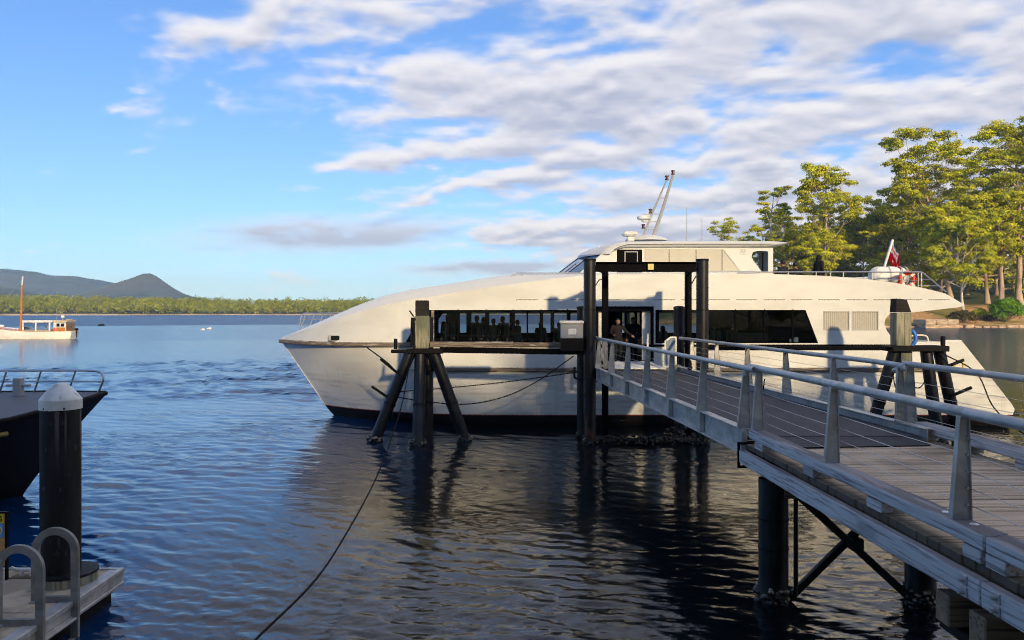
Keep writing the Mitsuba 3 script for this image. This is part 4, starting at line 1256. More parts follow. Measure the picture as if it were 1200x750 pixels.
scene['m_vcol'] = {'type': 'twosided', 'bsdf': {'type': 'diffuse', 'reflectance': {'type': 'mesh_attribute', 'name': 'vertex_color'}}}
flag()
for px in (1068, 1075.5):
    ring = trimesh.creation.torus(0.29, 0.085, major_sections=28, minor_sections=10)
    ring.apply_transform(trimesh.transformations.rotation_matrix(PI / 2, [1, 0, 0]))
    ring.apply_translation((fx(px), FY + 0.35 + 0.5 * (px > 1070), fz(327.5)))
    lb = thing('lifebuoy', 'orange-red life ring hung inside the stern rail, ' + ('left one beside the white canister' if px < 1070 else 'right one beside the corner post'), 'life ring')
    part(lb, 'ring', ring, 'm_lifered', 50)
    for q in range(4):
        b = cbox((-0.06, -0.095, 0.19), (0.06, 0.095, 0.39), 0.03)
        b.apply_transform(trimesh.transformations.rotation_matrix(q * PI / 2 + 0.78, [0, 1, 0]))
        b.apply_translation((fx(px), FY + 0.35 + 0.5 * (px > 1070), fz(327.5)))
        part(lb, 'band', b, 'm_capwhite')

# people aboard
ZF = 2.63
INS = [(525, 33.9, 'stand', 0.3, 1.90, 'm_cloth_black', dict(long_hair=True), 'silhouetted person with bushy hair standing at the front window of the saloon'),
       (559, 34.1, 'stand', 2.7, 1.84, 'm_cloth_black', {}, 'silhouetted person standing at the second saloon window, taller of the two there'),
       (566.5, 34.6, 'sit', 2.0, 1.74, 'm_cloth_navy', {}, 'silhouetted person half hidden behind the taller one at the second saloon window'),
       (578.5, 34.0, 'stand', 0.6, 1.72, 'm_cloth_grey', {}, 'silhouetted person looking left at the third saloon window'),
       (592.5, 33.8, 'stand', 2.5, 1.82, 'm_cloth_black', dict(lean=0.10), 'silhouetted person with a pale cap leaning forward at the third saloon window'),
       (606, 34.2, 'stand', -0.9, 1.66, 'm_cloth_navy', {}, 'silhouetted person facing right at the fourth saloon window'),
       (633.5, 33.9, 'stand', 0.2, 1.58, 'm_cloth_black', dict(long_hair=True), 'silhouetted long-haired person at the fifth saloon window'),
       (655, 34.2, 'stand', 2.8, 1.56, 'm_cloth_grey', dict(long_hair=True), 'silhouetted person beside the grey control box at the saloon window'),
       (776.5, 33.4, 'stand', 0.4, 1.42, 'm_cloth_navy', dict(hood=True), 'silhouetted hooded person at the window right of the boarding door'),
       (838, 33.6, 'stand', 0.4, 1.50, 'm_cloth_black', {}, 'silhouetted person at the window just right of the gantry'),
       (858, 33.9, 'stand', -0.4, 1.48, 'm_cloth_black', {}, 'silhouetted person at the right edge of the window right of the gantry'),
       (742, 33.6, 'stand', PI * 0.9, 1.78, 'm_cloth_black', {}, 'dark figure standing inside the boarding doorway behind the crewman')]
for px, d, pose, yaw, h, top, kw, lab in INS:
    k = person('person', lab, (at_px(px, d), d, ZF + (0.45 if pose == 'sit' else 0)), yaw, pose if pose != 'sit' else 'sit', top, 'm_cloth_navy', h=h, **kw)
    if 'pale cap' in lab:
        he_ = (at_px(px, d) , d, ZF + 1.62)
person('person', 'crewman in a dark maroon jacket standing in the boarding doorway', (at_px(724, 31.95), 31.95, 2.665), PI + 0.15, 'stand', 'm_cloth_maroon', 'm_cloth_black', h=1.72,
       arms={'l': ((-0.36, 0.02, 1.18), (-0.50, 0.22, 1.06)), 'r': ((0.30, 0.05, 1.16), (0.26, 0.30, 1.08))})
person('person', 'person in a dark jacket seated on the top deck, left of two', (at_px(917, 33.6), 33.6, 5.44), 0.5, 'sit', 'm_cloth_navy', 'm_cloth_black', h=1.86)
person('person', 'person in a navy jacket seated on the top deck, right of two', (at_px(932, 33.8), 33.8, 5.40), -0.3, 'sit', 'm_cloth_navy', 'm_cloth_black', h=1.80)
person('person', 'person in a hooded black coat standing on the top deck looking right', (at_px(960, 33.4), 33.4, 5.44), -1.2, 'stand', 'm_cloth_black', 'm_cloth_black', h=1.62, hood=True)
for px, dd_ in ((917, 33.6), (932, 33.8)):
    part(fe, 'deck_seat', cbox((at_px(px, dd_) - 0.35, dd_ - 0.5, 5.44), (at_px(px, dd_) + 0.35, dd_ + 0.3, 5.90), 0.03), 'm_grey')

# ------------------------------------------------------------------ the fixed timber pier
def xl(y):                       # line of the left rail posts
    return 4.19 + 0.035 * (13.4 - y)


def xrr(y):
    return 7.22 + 0.035 * (14.4 - y)


ZD, ZK, ZR = 2.45, 2.73, 3.76    # deck, kerb top, rail axis
pier = thing('pier', 'fixed timber pier with weathered grey kerbs and galvanised rails running in from the right', 'pier')
rg = np.random.default_rng(3)
y = 1.0
i = 0
while y < 13.72:
    w = 0.195 + rg.uniform(-0.008, 0.008)
    lx, rx = xl(y) - 0.17 + rg.uniform(-0.012, 0.012), xrr(y) + 0.17 + rg.uniform(-0.012, 0.012)
    dz = rg.uniform(-0.004, 0.004)
    m = cbox((lx, y + 0.004, ZD - 0.09 + dz), (rx, y + w - 0.005, ZD + dz), 0.006)
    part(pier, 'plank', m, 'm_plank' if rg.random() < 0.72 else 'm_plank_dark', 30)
    y += w


def along(y0, y1, xf, off0, off1, z0, z1, c=0.012, wob=0.0):
    """A timber that follows the pier's edge."""
    a, b = np.array([xf(y0) + (off0 + off1) / 2, y0, (z0 + z1) / 2]), np.array([xf(y1) + (off0 + off1) / 2, y1, (z0 + z1) / 2])
    return beam(a, b, abs(off1 - off0), z1 - z0, c)


# left kerb: lengths of heavy timber on blocks
for a, b in ((1.0, 7.05), (7.065, 13.35)):
    m = along(a, b, xl, -0.19, 0.06, 2.575, ZK, 0.02)
    m = m.subdivide_to_size(0.35)
    v = np.array(m.vertices)
    v += (meshkit.fbm(v * np.array([7, 1.3, 7]), 3, 4) - 0.5)[:, None] * 0.022
    m.vertices = v
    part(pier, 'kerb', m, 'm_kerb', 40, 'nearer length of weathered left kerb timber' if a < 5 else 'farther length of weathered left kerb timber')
for a in (1.6, 3.6, 5.3, 6.78, 7.12, 8.9, 10.75, 12.72):
    part(pier, 'kerb_block', along(a, a + 0.34 if a > 8 else a + 0.27, xl, -0.185, 0.10, ZD + 0.002, 2.574, 0.008), 'm_kerb', 30)
for a, b in ((4.0, 9.0), (9.012, 14.25)):
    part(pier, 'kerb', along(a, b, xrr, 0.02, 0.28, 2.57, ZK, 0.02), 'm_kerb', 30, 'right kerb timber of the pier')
for a in (5.0, 7.0, 9.0, 11.2, 12.6, 13.85):
    part(pier, 'kerb_block', along(a, a + 0.34, xrr, 0.03, 0.27, ZD + 0.002, 2.569, 0.008), 'm_kerb', 30)
# fascia beams and their bolts
for a, b in ((1.0, 6.93), (6.945, 13.5)):
    m = along(a, b, xl, -0.30, -0.195, 2.13, 2.362, 0.012).subdivide_to_size(0.3)
    v = np.array(m.vertices)
    v += (meshkit.fbm(v * np.array([6, 1.5, 6]), 3, 9) - 0.5)[:, None] * 0.014
    m.vertices = v
    part(pier, 'fascia', m, 'm_kerb', 40)
for a in (6.70, 7.16):
    for z in (2.19, 2.30):
        bk = part(pier, 'bolt', pipe((xl(a) - 0.36, a, z), (xl(a) - 0.295, a, z), 0.020, n=8), 'm_galv', 40)
        part(bk, 'washer', cbox((xl(a) - 0.312, a - 0.045, z - 0.045), (xl(a) - 0.300, a + 0.045, z + 0.045), 0.004), 'm_galv')
for a in (7.40, 7.85):
    part(pier, 'kerb_bolt', lathe([(0.042, 0), (0.042, 0.008), (0.0, 0.014)], (xl(a) - 0.06, a, ZK + 0.002), 14), 'm_capwhite', 40)
# stringers and headstocks under the deck
for o in (0.5, 1.5, 2.4):
    part(pier, 'stringer', along(1.0, 13.5, xl, o - 0.1, o + 0.1, 2.02, 2.35), 'm_block')
part(pier, 'stringer', along(1.0, 13.5, xrr, 0.05, 0.2, 2.02, 2.35), 'm_block')
for a, w in ((7.62, 0.24), (7.08, 0.26), (12.75, 0.26)):
    part(pier, 'headstock', cbox((xl(a) - (0.24 if a < 10 else -0.15), a - w / 2, 1.72), (xrr(a) + 0.25, a + w / 2, 2.02), 0.015), 'm_block')
part(pier, 'end_beam', cbox((xl(13.6) - 0.1, 13.5, 2.02), (xrr(13.6) + 0.2, 13.72, 2.36), 0.01), 'm_block')
part(pier, 'end_bracket', cat([cbox((xl(13.5) - 0.32, 13.50, 2.06), (xl(13.5) - 0.28, 13.54, 2.46)), cbox((xl(13.5) - 0.32, 13.50, 2.04), (xl(13.5) - 0.05, 13.54, 2.08)), cbox((xl(13.5) - 0.32, 13.50, 2.44), (xl(13.5) - 0.05, 13.54, 2.48))]), 'm_black')
part(pier, 'pile_cap', cbox((4.25, 6.85, 1.60), (7.6, 7.85, 1.715), 0.01), 'm_black')


def growth(center, r, h0, h1, n, seed, size=0.07, keep=None):
    """Mussels and barnacles crusted round a pile."""
    rg = np.random.default_rng(seed)
    out = []
    for i in range(n):
        a = rg.uniform(0, 2 * PI)
        z = rg.uniform(h0, h1)
        out.append(blob((center[0] + math.cos(a) * r, center[1] + math.sin(a) * r, z), size * rg.uniform(0.6, 1.4), seed + i, (1, 1, 0.8), 1))
    return cat(out)


def pile(parent, x, y, z1, r, name='pile', lean=(0, 0), seed=1, ring=True):
    p0, p1 = np.array([x, y, -1.5]), np.array([x + lean[0], y + lean[1], z1])
    k = part(parent, name, tube([p0, p1], r, 26), 'm_pile', 40)
    w = p0 + (p1 - p0) * (1.5 / (z1 + 1.5))
    if ring:
        part(k, 'mussels', growth(w, r * 0.98, -0.30, 0.16, 70, seed, r * 0.30), 'm_mussel', 50, 'black mussels crusted round the foot of the pile', 'stuff')
        part(k, 'barnacles', growth(w, r * 1.02, 0.04, 0.26, 26, seed + 500, r * 0.17), 'm_barnacle', 50, 'pale barnacles at the waterline', 'stuff')
    return k


P1, P2 = (4.26, 12.85), (4.42, 7.35)
k = pile(pier, *P1, 2.0, 0.235, seed=5)
for z in (1.35, 0.88):
    part(k, 'band', lathe([(0.238, -0.012), (0.246, -0.01), (0.246, 0.01), (0.238, 0.012)], (P1[0], P1[1], z), 26), 'm_black', 40)
pile(pier, *P2, 1.6, 0.235, seed=9)
pile(pier, 6.62, 12.78, 2.0, 0.235, seed=13)
pile(pier, 7.2, 7.35, 1.6, 0.235, seed=17)
part(pier, 'conduit', pipe((P1[0] + 0.33, P1[1] - 0.1, 0.12), (P1[0] + 0.33, P1[1] - 0.1, 2.05), 0.035, n=10), 'm_pile', 40)
for a, b in (((4.35, 12.72, 2.0), (6.75, 12.72, -0.2)), ((4.42, 12.86, -0.05), (6.6, 12.86, 2.10))):
    part(pier, 'brace', beam(a, b, 0.09, 0.12, 0.01), 'm_pile')
part(pier, 'brace_joint', cbox((5.47, 12.68, 0.86), (5.67, 12.92, 1.06), 0.02), 'm_pile')


def post(parent, x, y, z0, z1, side, wb=0.19, wt=0.085):
    """Tapered galvanised plate post, its plate square to the rail and its slope outward (side -1 = left), drilled for the wires."""
    out = side
    c0, c1 = -0.35 * wb, 0.65 * wb
    plate = xz_plate(Polygon([(c0 * out, z0), (c1 * out, z0), ((wt + c0 * 0.6) * out, z1 - 0.03), (c0 * 0.6 * out, z1 - 0.03)]), -0.007, 0.007)
    edge = [beam((a * out, 0, z0), (b * out, 0, z1 - 0.03), 0.009, 0.07, 0.0, up=(0, 1, 0)) for a, b in ((c0, c0 * 0.6), (c1, wt + c0 * 0.6))]
    m = cat([plate] + edge)
    m.apply_translation((x, y, 0))
    k = part(parent, 'post', m, 'm_galv', 30)
    for i in range(5):
        z = z0 + (z1 - z0) * (0.14 + 0.155 * i)
        part(k, 'ferrule', pipe((x - 0.030 * out, y - 0.03, z), (x - 0.030 * out, y + 0.022, z), 0.013, n=10), 'm_steel', 40)
    part(k, 'saddle', cbox((x - 0.05, y - 0.05, z1 - 0.05), (x + 0.05, y + 0.05, z1 - 0.032), 0.004), 'm_galv')
    return k


def wires(parent, p, q, z0, z1, sag=0.0):
    for i in range(5):
        z = 0.14 + 0.155 * i
        a = np.array([p[0] + 0.03, p[1], z0 + (z1 - z0) * z])
        b = np.array([q[0] + 0.03, q[1], z0 + (z1 - z0) * z])
        part(parent, 'wire', tube([a, (a + b) / 2 - [0, 0, sag], b], 0.0045, 6), 'm_steel', 60)


# left rail of the pier
ly = [13.28, 10.45, 7.62, 4.80, 2.0]
for a in ly:
    post(pier, xl(a) - 0.03, a, ZK - 0.004, ZR, -1)
for a, b in zip(ly[:-1], ly[1:]):
    wires(pier, (xl(a) - 0.03, a), (xl(b) - 0.03, b), ZK, ZR, 0.01)
lr = smooth_line([(xl(13.5) - 0.03, 13.52, ZR - 0.005), (xl(13.2) - 0.03, 13.2, ZR), (xl(7) - 0.03, 7.0, ZR), (xl(1.2) - 0.03, 1.2, ZR)], 6)
part(pier, 'handrail', tube(lr, 0.055, 16), 'm_galv', 50, 'left tubular handrail of the timber pier')
ry = [14.3, 10.9, 7.6]
for a in ry:
    post(pier, xrr(a), a, ZD, ZR, 1)
for a, b in zip(ry[:-1], ry[1:]):
    wires(pier, (xrr(a), a), (xrr(b), b), ZD, ZR, 0.01)
part(pier, 'handrail', tube([(xrr(14.5), 14.5, ZR), (xrr(9), 9.0, ZR), (xrr(2), 2.0, ZR)], 0.055, 16), 'm_galv', 50, 'right tubular handrail of the timber pier')

# ------------------------------------------------------------------ the hinged gangway
gw = thing('gangway', 'galvanised hinged gangway with dark ribbed deck leading to the ferry door', 'gangway')


def gl(y):
    return 4.045 - 0.0705 * (y - 13.5)


def gr(y):
    return 7.08 - 0.078 * (y - 14.4)


GY0, GY1, GZ = 13.55, 28.35, 2.70
NG = 30
ys = np.linspace(GY0 + 0.1, GY1, NG)
deck = grid(np.array([[[gl(v) + 0.05, v, 2.56], [gr(v) - 0.05, v, 2.56]] for v in ys])[:, ::-1])
low = grid(np.array([[[gl(v) + 0.05, v, 2.50], [gr(v) - 0.05, v, 2.50]] for v in ys]))
part(gw, 'deck', cat([deck, low]), 'm_mat', False, 'dark grey ribbed walking surface')
flap = np.array([[[gl(13.6) + 0.12, 13.72, 2.565], [gr(13.6) - 0.1, 13.72, 2.565]], [[gl(13.6) + 0.14, 12.98, 2.475], [gr(13.6) - 0.1, 13.25, 2.475]]])
part(gw, 'flap', cat([grid(flap), grid(flap - [0, 0, 0.012])]), 'm_mat', False, 'dark hinged flap resting on the timber deck')
for xf, sd, nm in ((gl, -1, 'left'), (gr, 1, 'right')):
    a, b = np.array([xf(GY0), GY0, 0]), np.array([xf(GY1), GY1, 0])
    web = beam(a + [0, 0, 2.49], b + [0, 0, 2.49], 0.014, 0.40)
    tf = beam(a + [0.02 * sd, 0, GZ], b + [0.02 * sd, 0, GZ], 0.17, 0.022, 0.004)
    bf = beam(a + [0.02 * sd, 0, 2.28], b + [0.02 * sd, 0, 2.28], 0.17, 0.022, 0.004)
    part(gw, 'girder', cat([web, tf, bf]), 'm_galv', 30, nm + ' side girder of the gangway')
gy_l = [13.62 + 2.33 * i for i in range(7)]
gy_r = [14.4, 16.9, 19.3, 21.8, 24.3, 26.8]
for v in gy_l:
    post(gw, gl(v), v, GZ + 0.01, ZR - 0.02, -1, 0.22)
    part(gw, 'stiffener', cbox((gl(v) - 0.10, v - 0.10, 2.292), (gl(v) - 0.008, v + 0.10, 2.688), 0.006), 'm_galv')
for v in gy_r:
    post(gw, gr(v), v, GZ + 0.01, ZR - 0.02, 1, 0.22)
    part(gw, 'stiffener', cbox((gr(v) + 0.008, v - 0.012, 2.292), (gr(v) + 0.10, v + 0.012, 2.688), 0.004), 'm_galv')
for a, b in zip(gy_l[:-1], gy_l[1:]):
    wires(gw, (gl(a), a), (gl(b), b), GZ, ZR - 0.02)
for a, b in zip(gy_r[:-1], gy_r[1:]):
    wires(gw, (gr(a), a), (gr(b), b), GZ, ZR - 0.02)
zr = ZR - 0.02
part(gw, 'handrail', tube(smooth_line([(gl(13.6), 13.56, zr - 0.12), (gl(13.6), 13.58, zr - 0.02), (gl(13.75), 13.75, zr), (gl(20), 20, zr), (gl(27.4), 27.4, zr), (gl(28.2), 28.2, zr + 0.02), (gl(28.45), 28.5, zr - 0.10), (gl(28.45), 28.55, 2.75)], 5), 0.05, 14), 'm_galv', 50, 'left tubular handrail of the gangway')
part(gw, 'handrail', tube(smooth_line([(gr(14.3), 14.62, zr - 0.12), (gr(14.4), 14.66, zr), (gr(20), 20, zr), (gr(26.8), 26.8, zr), (gr(28.2), 28.2, zr)], 5), 0.05, 14), 'm_galv', 50, 'right tubular handrail of the gangway')
# chain loops closing the joint in the rails
for x, y0, y1 in ((xl(13.4) + 0.07, 13.30, 13.62), (gr(14.4), 14.4, 14.66)):
    pts = [(x, y0 + (y1 - y0) * t, 3.58 - 0.28 * math.sin(PI * t)) for t in np.linspace(0, 1, 10)]
    part(gw, 'chain', tube(pts, 0.010, 6), 'm_black', 40)
# landing end: roller blocks, plate onto the ferry, side panels
part(gw, 'end_block', cat([cbox((gl(28.3) - 0.22, 28.2, 2.15), (gl(28.3) + 0.14, 28.75, 2.80), 0.09)]), 'm_timberpost', 40, 'weathered pale buffer block at the ferry end of the gangway')
part(gw, 'end_block', cbox((gr(28.3) - 0.14, 28.2, 2.15), (gr(28.3) + 0.14, 28.7, 2.76), 0.09), 'm_timberpost', 40)
part(gw, 'end_beam', cbox((gl(28.3), 28.3, 2.20), (gr(28.3), 28.45, 2.5), 0.01), 'm_galv')
part(gw, 'landing_plate', cat([cbox((3.55, 28.45, 2.60), (5.55, 31.55, 2.655), 0.01)]), 'm_capwhite', 30, 'white landing plate at the ferry door')
for v in (28.55, 29.3):
    post(gw, 3.42, v, 2.62, 3.72, -1, 0.16)
for (xa, ya), (xb, yb), h in (((5.05, 29.4), (5.35, 31.0), 1.16), ((5.55, 28.7), (5.98, 28.62), 1.12)):
    pan = [(xa, ya), (xb, yb)]
    L = math.hypot(xb - xa, yb - ya)
    rect = sbox(0, 0.05, L, h).buffer(0)
    top = rect.difference(Polygon([(-1, h + .01), (0, h * 0.86), (L * 0.55, h + .01)])).buffer(-0.06).buffer(0.06)
    m = xz_plate(top.buffer(-0.055), -0.008, 0.008)
    fr = xz_plate(top.difference(top.buffer(-0.055)), -0.022, 0.022)
    for q in (m, fr):
        q.apply_transform(trimesh.transformations.rotation_matrix(math.atan2(yb - ya, xb - xa), [0, 0, 1]))
        q.apply_translation((xa, ya, 2.66))
    pk = part(gw, 'side_panel', m, 'm_panelblue', 30, 'blue-grey side panel at the ferry end of the gangway')
    part(pk, 'frame', fr, 'm_capwhite', 30)

# shackle and lashing at the landing corner
part(gw, 'shackle', cat([blob((gl(28) + 0.02 + 0.07 * i, 28.15, 2.86 + 0.06 * (i % 2)), 0.08, 60 + i) for i in range(3)]), 'm_rope', 50)
part(gw, 'shackle', cat([blob((gr(26.9) - 0.10, 26.6, 2.80 + 0.10 * i), 0.09 - 0.018 * i, 70 + i) for i in range(3)]), 'm_rope', 50)

# ------------------------------------------------------------------ gantry over the gangway
ga = thing('gantry', 'black steel goalpost gantry standing in the water over the gangway end', 'gantry')
for gx, sd in ((2.76, 3), (6.76, 4)):
    k = pile(ga, gx, 28.0, 6.50, 0.215, seed=20 + sd)
    part(k, 'cap', lathe([(0.225, -0.02), (0.225, 0.05), (0.0, 0.07)], (gx, 28.0, 6.50), 26), 'm_black', 40)
    for z in (4.75, 2.3):
        part(k, 'band', lathe([(0.216, -0.015), (0.226, -0.012), (0.226, 0.012), (0.216, 0.015)], (gx, 28.0, z), 26), 'm_black', 40)
cb = part(ga, 'cross_beam', cat([cbox((2.98, 27.86, 6.10), (6.54, 28.14, 6.13), 0.004), cbox((2.98, 27.86, 6.41), (6.54, 28.14, 6.44), 0.004), cbox((2.98, 27.99, 6.13), (6.54, 28.01, 6.41))]), 'm_frame')
part(cb, 'plate', cbox((4.80, 27.84, 6.16), (5.01, 27.855, 6.37), 0.003), 'm_yellowplate', 30, 'small yellow plate at the middle of the cross beam')
for gx in (3.50, 6.62):
    part(ga, 'rear_post', cbox((gx - 0.11, 29.5, -1.2), (gx + 0.11, 29.75, 6.25), 0.01), 'm_frame')
    part(ga, 'tie', beam((2.9 if gx < 5 else 6.62, 28.1, 6.27), (gx, 29.6, 6.17), 0.14, 0.14, 0.01), 'm_frame')
for gx, sd in ((2.63, 6), (6.25, 7)):
    k = pile(ga, gx, 29.5, 4.80, 0.20, name='fender_pile', seed=30 + sd)
    part(k, 'cap', lathe([(0.215, -0.02), (0.215, 0.05), (0.12, 0.09), (0.0, 0.10)], (gx, 29.5, 4.80), 22), 'm_rubber', 40)
tb = part(ga, 'tie_beam', tube([(2.76, 28.0, 0.10), (6.76, 28.0, 0.10)], 0.10, 12), 'm_pile', 40)
rg = np.random.default_rng(8)
part(tb, 'mussels', cat([blob((x, 28.0 + rg.normal() * 0.12, 0.09 + rg.normal() * 0.09), rg.uniform(0.05, 0.095), int(x * 100)) for x in np.arange(2.8, 7.0, 0.028)] +
     [blob((5.95 + rg.normal() * 0.2, 28.6 + rg.normal() * 0.14, rg.uniform(0, 0.7)), rg.uniform(0.05, 0.10), 900 + i) for i in range(18)]), 'm_mussel', 50, 'clumps of black mussels on the beam at the water', 'stuff')
part(tb, 'barnacles', cat([blob((x, 27.84 + rg.normal() * 0.04, 0.13 + rg.normal() * 0.06), rg.uniform(0.02, 0.05), int(x * 130)) for x in np.arange(2.8, 7.0, 0.21)]), 'm_barnacle', 50, None, 'stuff')
part(ga, 'hook', tube(smooth_line([(2.50, 28.0, 2.30), (2.28, 28.0, 2.31), (2.22, 28.0, 2.40), (2.22, 28.0, 2.72)], 4), 0.04, 8), 'm_black', 40)
part(ga, 'cable', tube(smooth_line([(2.97, 28.05, 5.6), (3.15, 28.5, 5.82), (3.42, 29.5, 5.88)], 6), 0.02, 6), 'm_black', 40)
part(ga, 'cable', tube(smooth_line([(6.55, 28.05, 5.95), (6.35, 28.3, 5.5), (6.45, 28.6, 5.35), (6.6, 29.4, 5.4)], 6), 0.02, 6), 'm_black', 40)

# control box at the gantry
bx = thing('control_box', 'pale grey electrical cabinet mounted left of the gantry', 'electrical box')
part(bx, 'cabinet', cbox((1.72, 27.75, 3.74), (2.50, 28.15, 4.26), 0.02), 'm_grey')
part(bx, 'lid', cbox((1.69, 27.70, 4.26), (2.53, 28.2, 4.36), 0.02), 'm_capwhite')
part(bx, 'door_plate', cbox((1.98, 27.738, 3.88), (2.26, 27.752, 4.08), 0.004), 'm_capwhite')
part(bx, 'base', cbox((1.70, 27.72, 3.28), (2.52, 28.2, 3.735), 0.02), 'm_black', 30, 'black box under the cabinet')
part(bx, 'bracket', beam((2.2, 28.1, 3.35), (2.72, 28.05, 3.35), 0.1, 0.1), 'm_black')

# ------------------------------------------------------------------ mooring dolphins
DY = 28.6


def dx_(px, d=DY):
    return (px - 600) / 924 * d


def dz_(py, d=DY):
    return EYE + (363 - py) / 924 * d


def dolphin(label, post_px, legs, zcap, cap, seed, y0=DY):
    k = thing('mooring_dolphin', label, 'mooring dolphin')
    for (a, b, dy) in legs:
        top, foot = np.array([dx_(a), y0, zcap - 0.1]), np.array([dx_(b, y0 + dy), y0 + dy, 0.0])
        d = foot - top
        foot2 = foot + d / abs(d[2]) * 1.2
        lk = part(k, 'leg', tube([foot2, top], 0.208, 24), 'm_pile', 40)
        rg = np.random.default_rng(seed + int(a))
        part(lk, 'mussels', growth(foot, 0.22, -0.3, 0.10, 60, seed + int(b), 0.075), 'm_mussel', 50, None, 'stuff')
        part(lk, 'barnacles', growth(foot + [0, -0.03, 0], 0.235, 0.0, 0.22, 24, seed + int(b) + 7, 0.05), 'm_barnacle', 50, None, 'stuff')
        m = foot + (top - foot) * 0.42
        u = (top - foot) / np.linalg.norm(top - foot)
        part(lk, 'band', tube([m - u * 0.04, m + u * 0.04], 0.222, 24), 'm_black', 40)
    return k


ZC = dz_(409)
d1 = dolphin('black three-legged mooring dolphin with a short timber post, off the ferry bow', 494, ((481, 439, -0.2), (492.5, 490, -0.9), (508, 545, 0.1)), ZC, None, 40)
part(d1, 'cap_beam', cat([cbox((dx_(478), DY - 0.28, ZC - 0.16), (dx_(520), DY + 0.28, ZC + 0.02), 0.02)]), 'm_black')
part(d1, 'post', cbox((dx_(486.5), DY - 0.30, dz_(408)), (dx_(503), DY + 0.18, dz_(370)), 0.03), 'm_timberpost', 30, 'yellowish weathered timber post')
part(d1, 'post_head', cbox((dx_(487.5), DY - 0.25, dz_(370)), (dx_(502.5), DY + 0.15, dz_(352)), 0.03), 'm_darkwood', 30, 'dark top of the timber post')
part(d1, 'side_plate', beam((dx_(484), DY - 0.05, dz_(372)), (dx_(483), DY - 0.05, dz_(406)), 0.13, 0.14, 0.02), 'm_black')
part(d1, 'fender_pile', tube([(dx_(498), DY + 1.0, -1.3), (dx_(498), DY + 1.0, dz_(372))], 0.20, 20), 'm_pile', 40)
part(d1, 'fender', blob((dx_(503), DY + 0.4, dz_(424)), 0.33, 4, (0.8, 0.8, 1.2), 2), 'm_rubber', 60)
for (a, b), (c, e) in (((447, 420), (466, 436)), ((437, 452), (457, 466))):
    part(d1, 'horn', beam((dx_(a), DY - 0.25, dz_(b)), (dx_(c), DY - 0.2, dz_(e)), 0.09, 0.09, 0.01), 'm_black')
part(d1, 'horn', beam((dx_(486), DY - 0.3, dz_(371)), (dx_(481), DY - 0.3, dz_(364)), 0.05, 0.05, 0.01), 'm_black')
part(d1, 'bollard_pin', pipe((dx_(463.5), DY, dz_(409)), (dx_(463.5), DY, dz_(397)), 0.06, n=10), 'm_black', 40)
part(d1, 'cap_beam', cbox((dx_(459), DY - 0.18, ZC - 0.14), (dx_(478), DY + 0.18, ZC - 0.02), 0.02), 'm_black')
# beam from the dolphin to the gantry, with a strip of weathered timber
wb = part(d1, 'walkway_beam', cat([beam((dx_(516), DY, dz_(410)), (2.62, 28.1, dz_(412.5, 28.1)), 0.20, 0.20, 0.01)]), 'm_frame', 30, 'long black steel beam to the gantry')
tf_ = cbox((dx_(504), DY - 0.25, dz_(406.5)), (dx_(602), DY + 0.05, dz_(400.5)), 0.02).subdivide_to_size(0.35)
v = np.array(tf_.vertices)
tf_.vertices = v + (meshkit.fbm(v * np.array([1.5, 6, 6]), 3, 3) - 0.5)[:, None] * 0.03
part(d1, 'timber_wale', tf_, 'm_railwood', 40, 'weathered brown timber wale')

d2 = dolphin('black mooring dolphin with a tall green-grey timber post, off the ferry stern', 1055, ((1049, 1017, 0.1), (1085, 1100, -0.3), (1100, 1124, 0.2)), dz_(406), None, 60)
part(d2, 'platform', cbox((dx_(1040), DY - 0.4, dz_(411.5)), (dx_(1106), DY + 0.5, dz_(405)), 0.02), 'm_black')
m = Polygon([(dx_(1045.5), dz_(366)), (dx_(1063.5), dz_(366)), (dx_(1058), dz_(351)), (dx_(1046.5), dz_(350))])
part(d2, 'post_head', xz_plate(m, DY - 0.28, DY + 0.18), 'm_darkwood', 30, 'dark slanting head of the stern timber post')
part(d2, 'post', cbox((dx_(1046), DY - 0.30, dz_(405)), (dx_(1055), DY + 0.2, dz_(366.5)), 0.02), 'm_timberpost')
part(d2, 'post', cbox((dx_(1055.4), DY - 0.26, dz_(405)), (dx_(1064), DY + 0.2, dz_(366.5)), 0.02), 'm_timberpost')
part(d2, 'lower_post', cbox((dx_(1053), DY - 0.22, -1.0), (dx_(1066), DY + 0.2, dz_(411.5)), 0.03), 'm_timberpost', 30, 'dark green lower timber post')
part(d2, 'bollard_pin', pipe((dx_(1105), DY, dz_(406)), (dx_(1105), DY, dz_(394)), 0.08, n=12), 'm_black', 40)
for (a, b), (c, e) in (((1104, 430), (1124, 421)), ((1112, 463), (1133, 453))):
    part(d2, 'horn', beam((dx_(a), DY - 0.2, dz_(b)), (dx_(c), DY - 0.3, dz_(e)), 0.10, 0.10, 0.01), 'm_black')
part(d2, 'walkway_beam', beam((6.95, 28.1, dz_(408.5, 28.1)), (dx_(1042), DY, dz_(408.5)), 0.18, 0.12, 0.01), 'm_frame', 30, 'long black steel beam from the gantry to the stern dolphin')
k = thing('hose', 'bright blue hose looped over the stern dolphin platform', 'hose')
part(k, 'coil', tube(smooth_line([(dx_(1067), DY - 0.1, dz_(405)), (dx_(1071), DY - 0.12, dz_(399)), (dx_(1070.5), DY - 0.1, dz_(391.5)), (dx_(1068), DY - 0.05, dz_(388)), (dx_(1066), DY, dz_(394)), (dx_(1067.5), DY, dz_(402))], 6), 0.065, 10), 'm_bluehose', 50)

# ------------------------------------------------------------------ ropes
def rope(label, pts, r=0.022, k=8):
    solo('rope', tube(smooth_line(pts, k), r, 8), 'm_rope', label, 'rope', smooth=50)


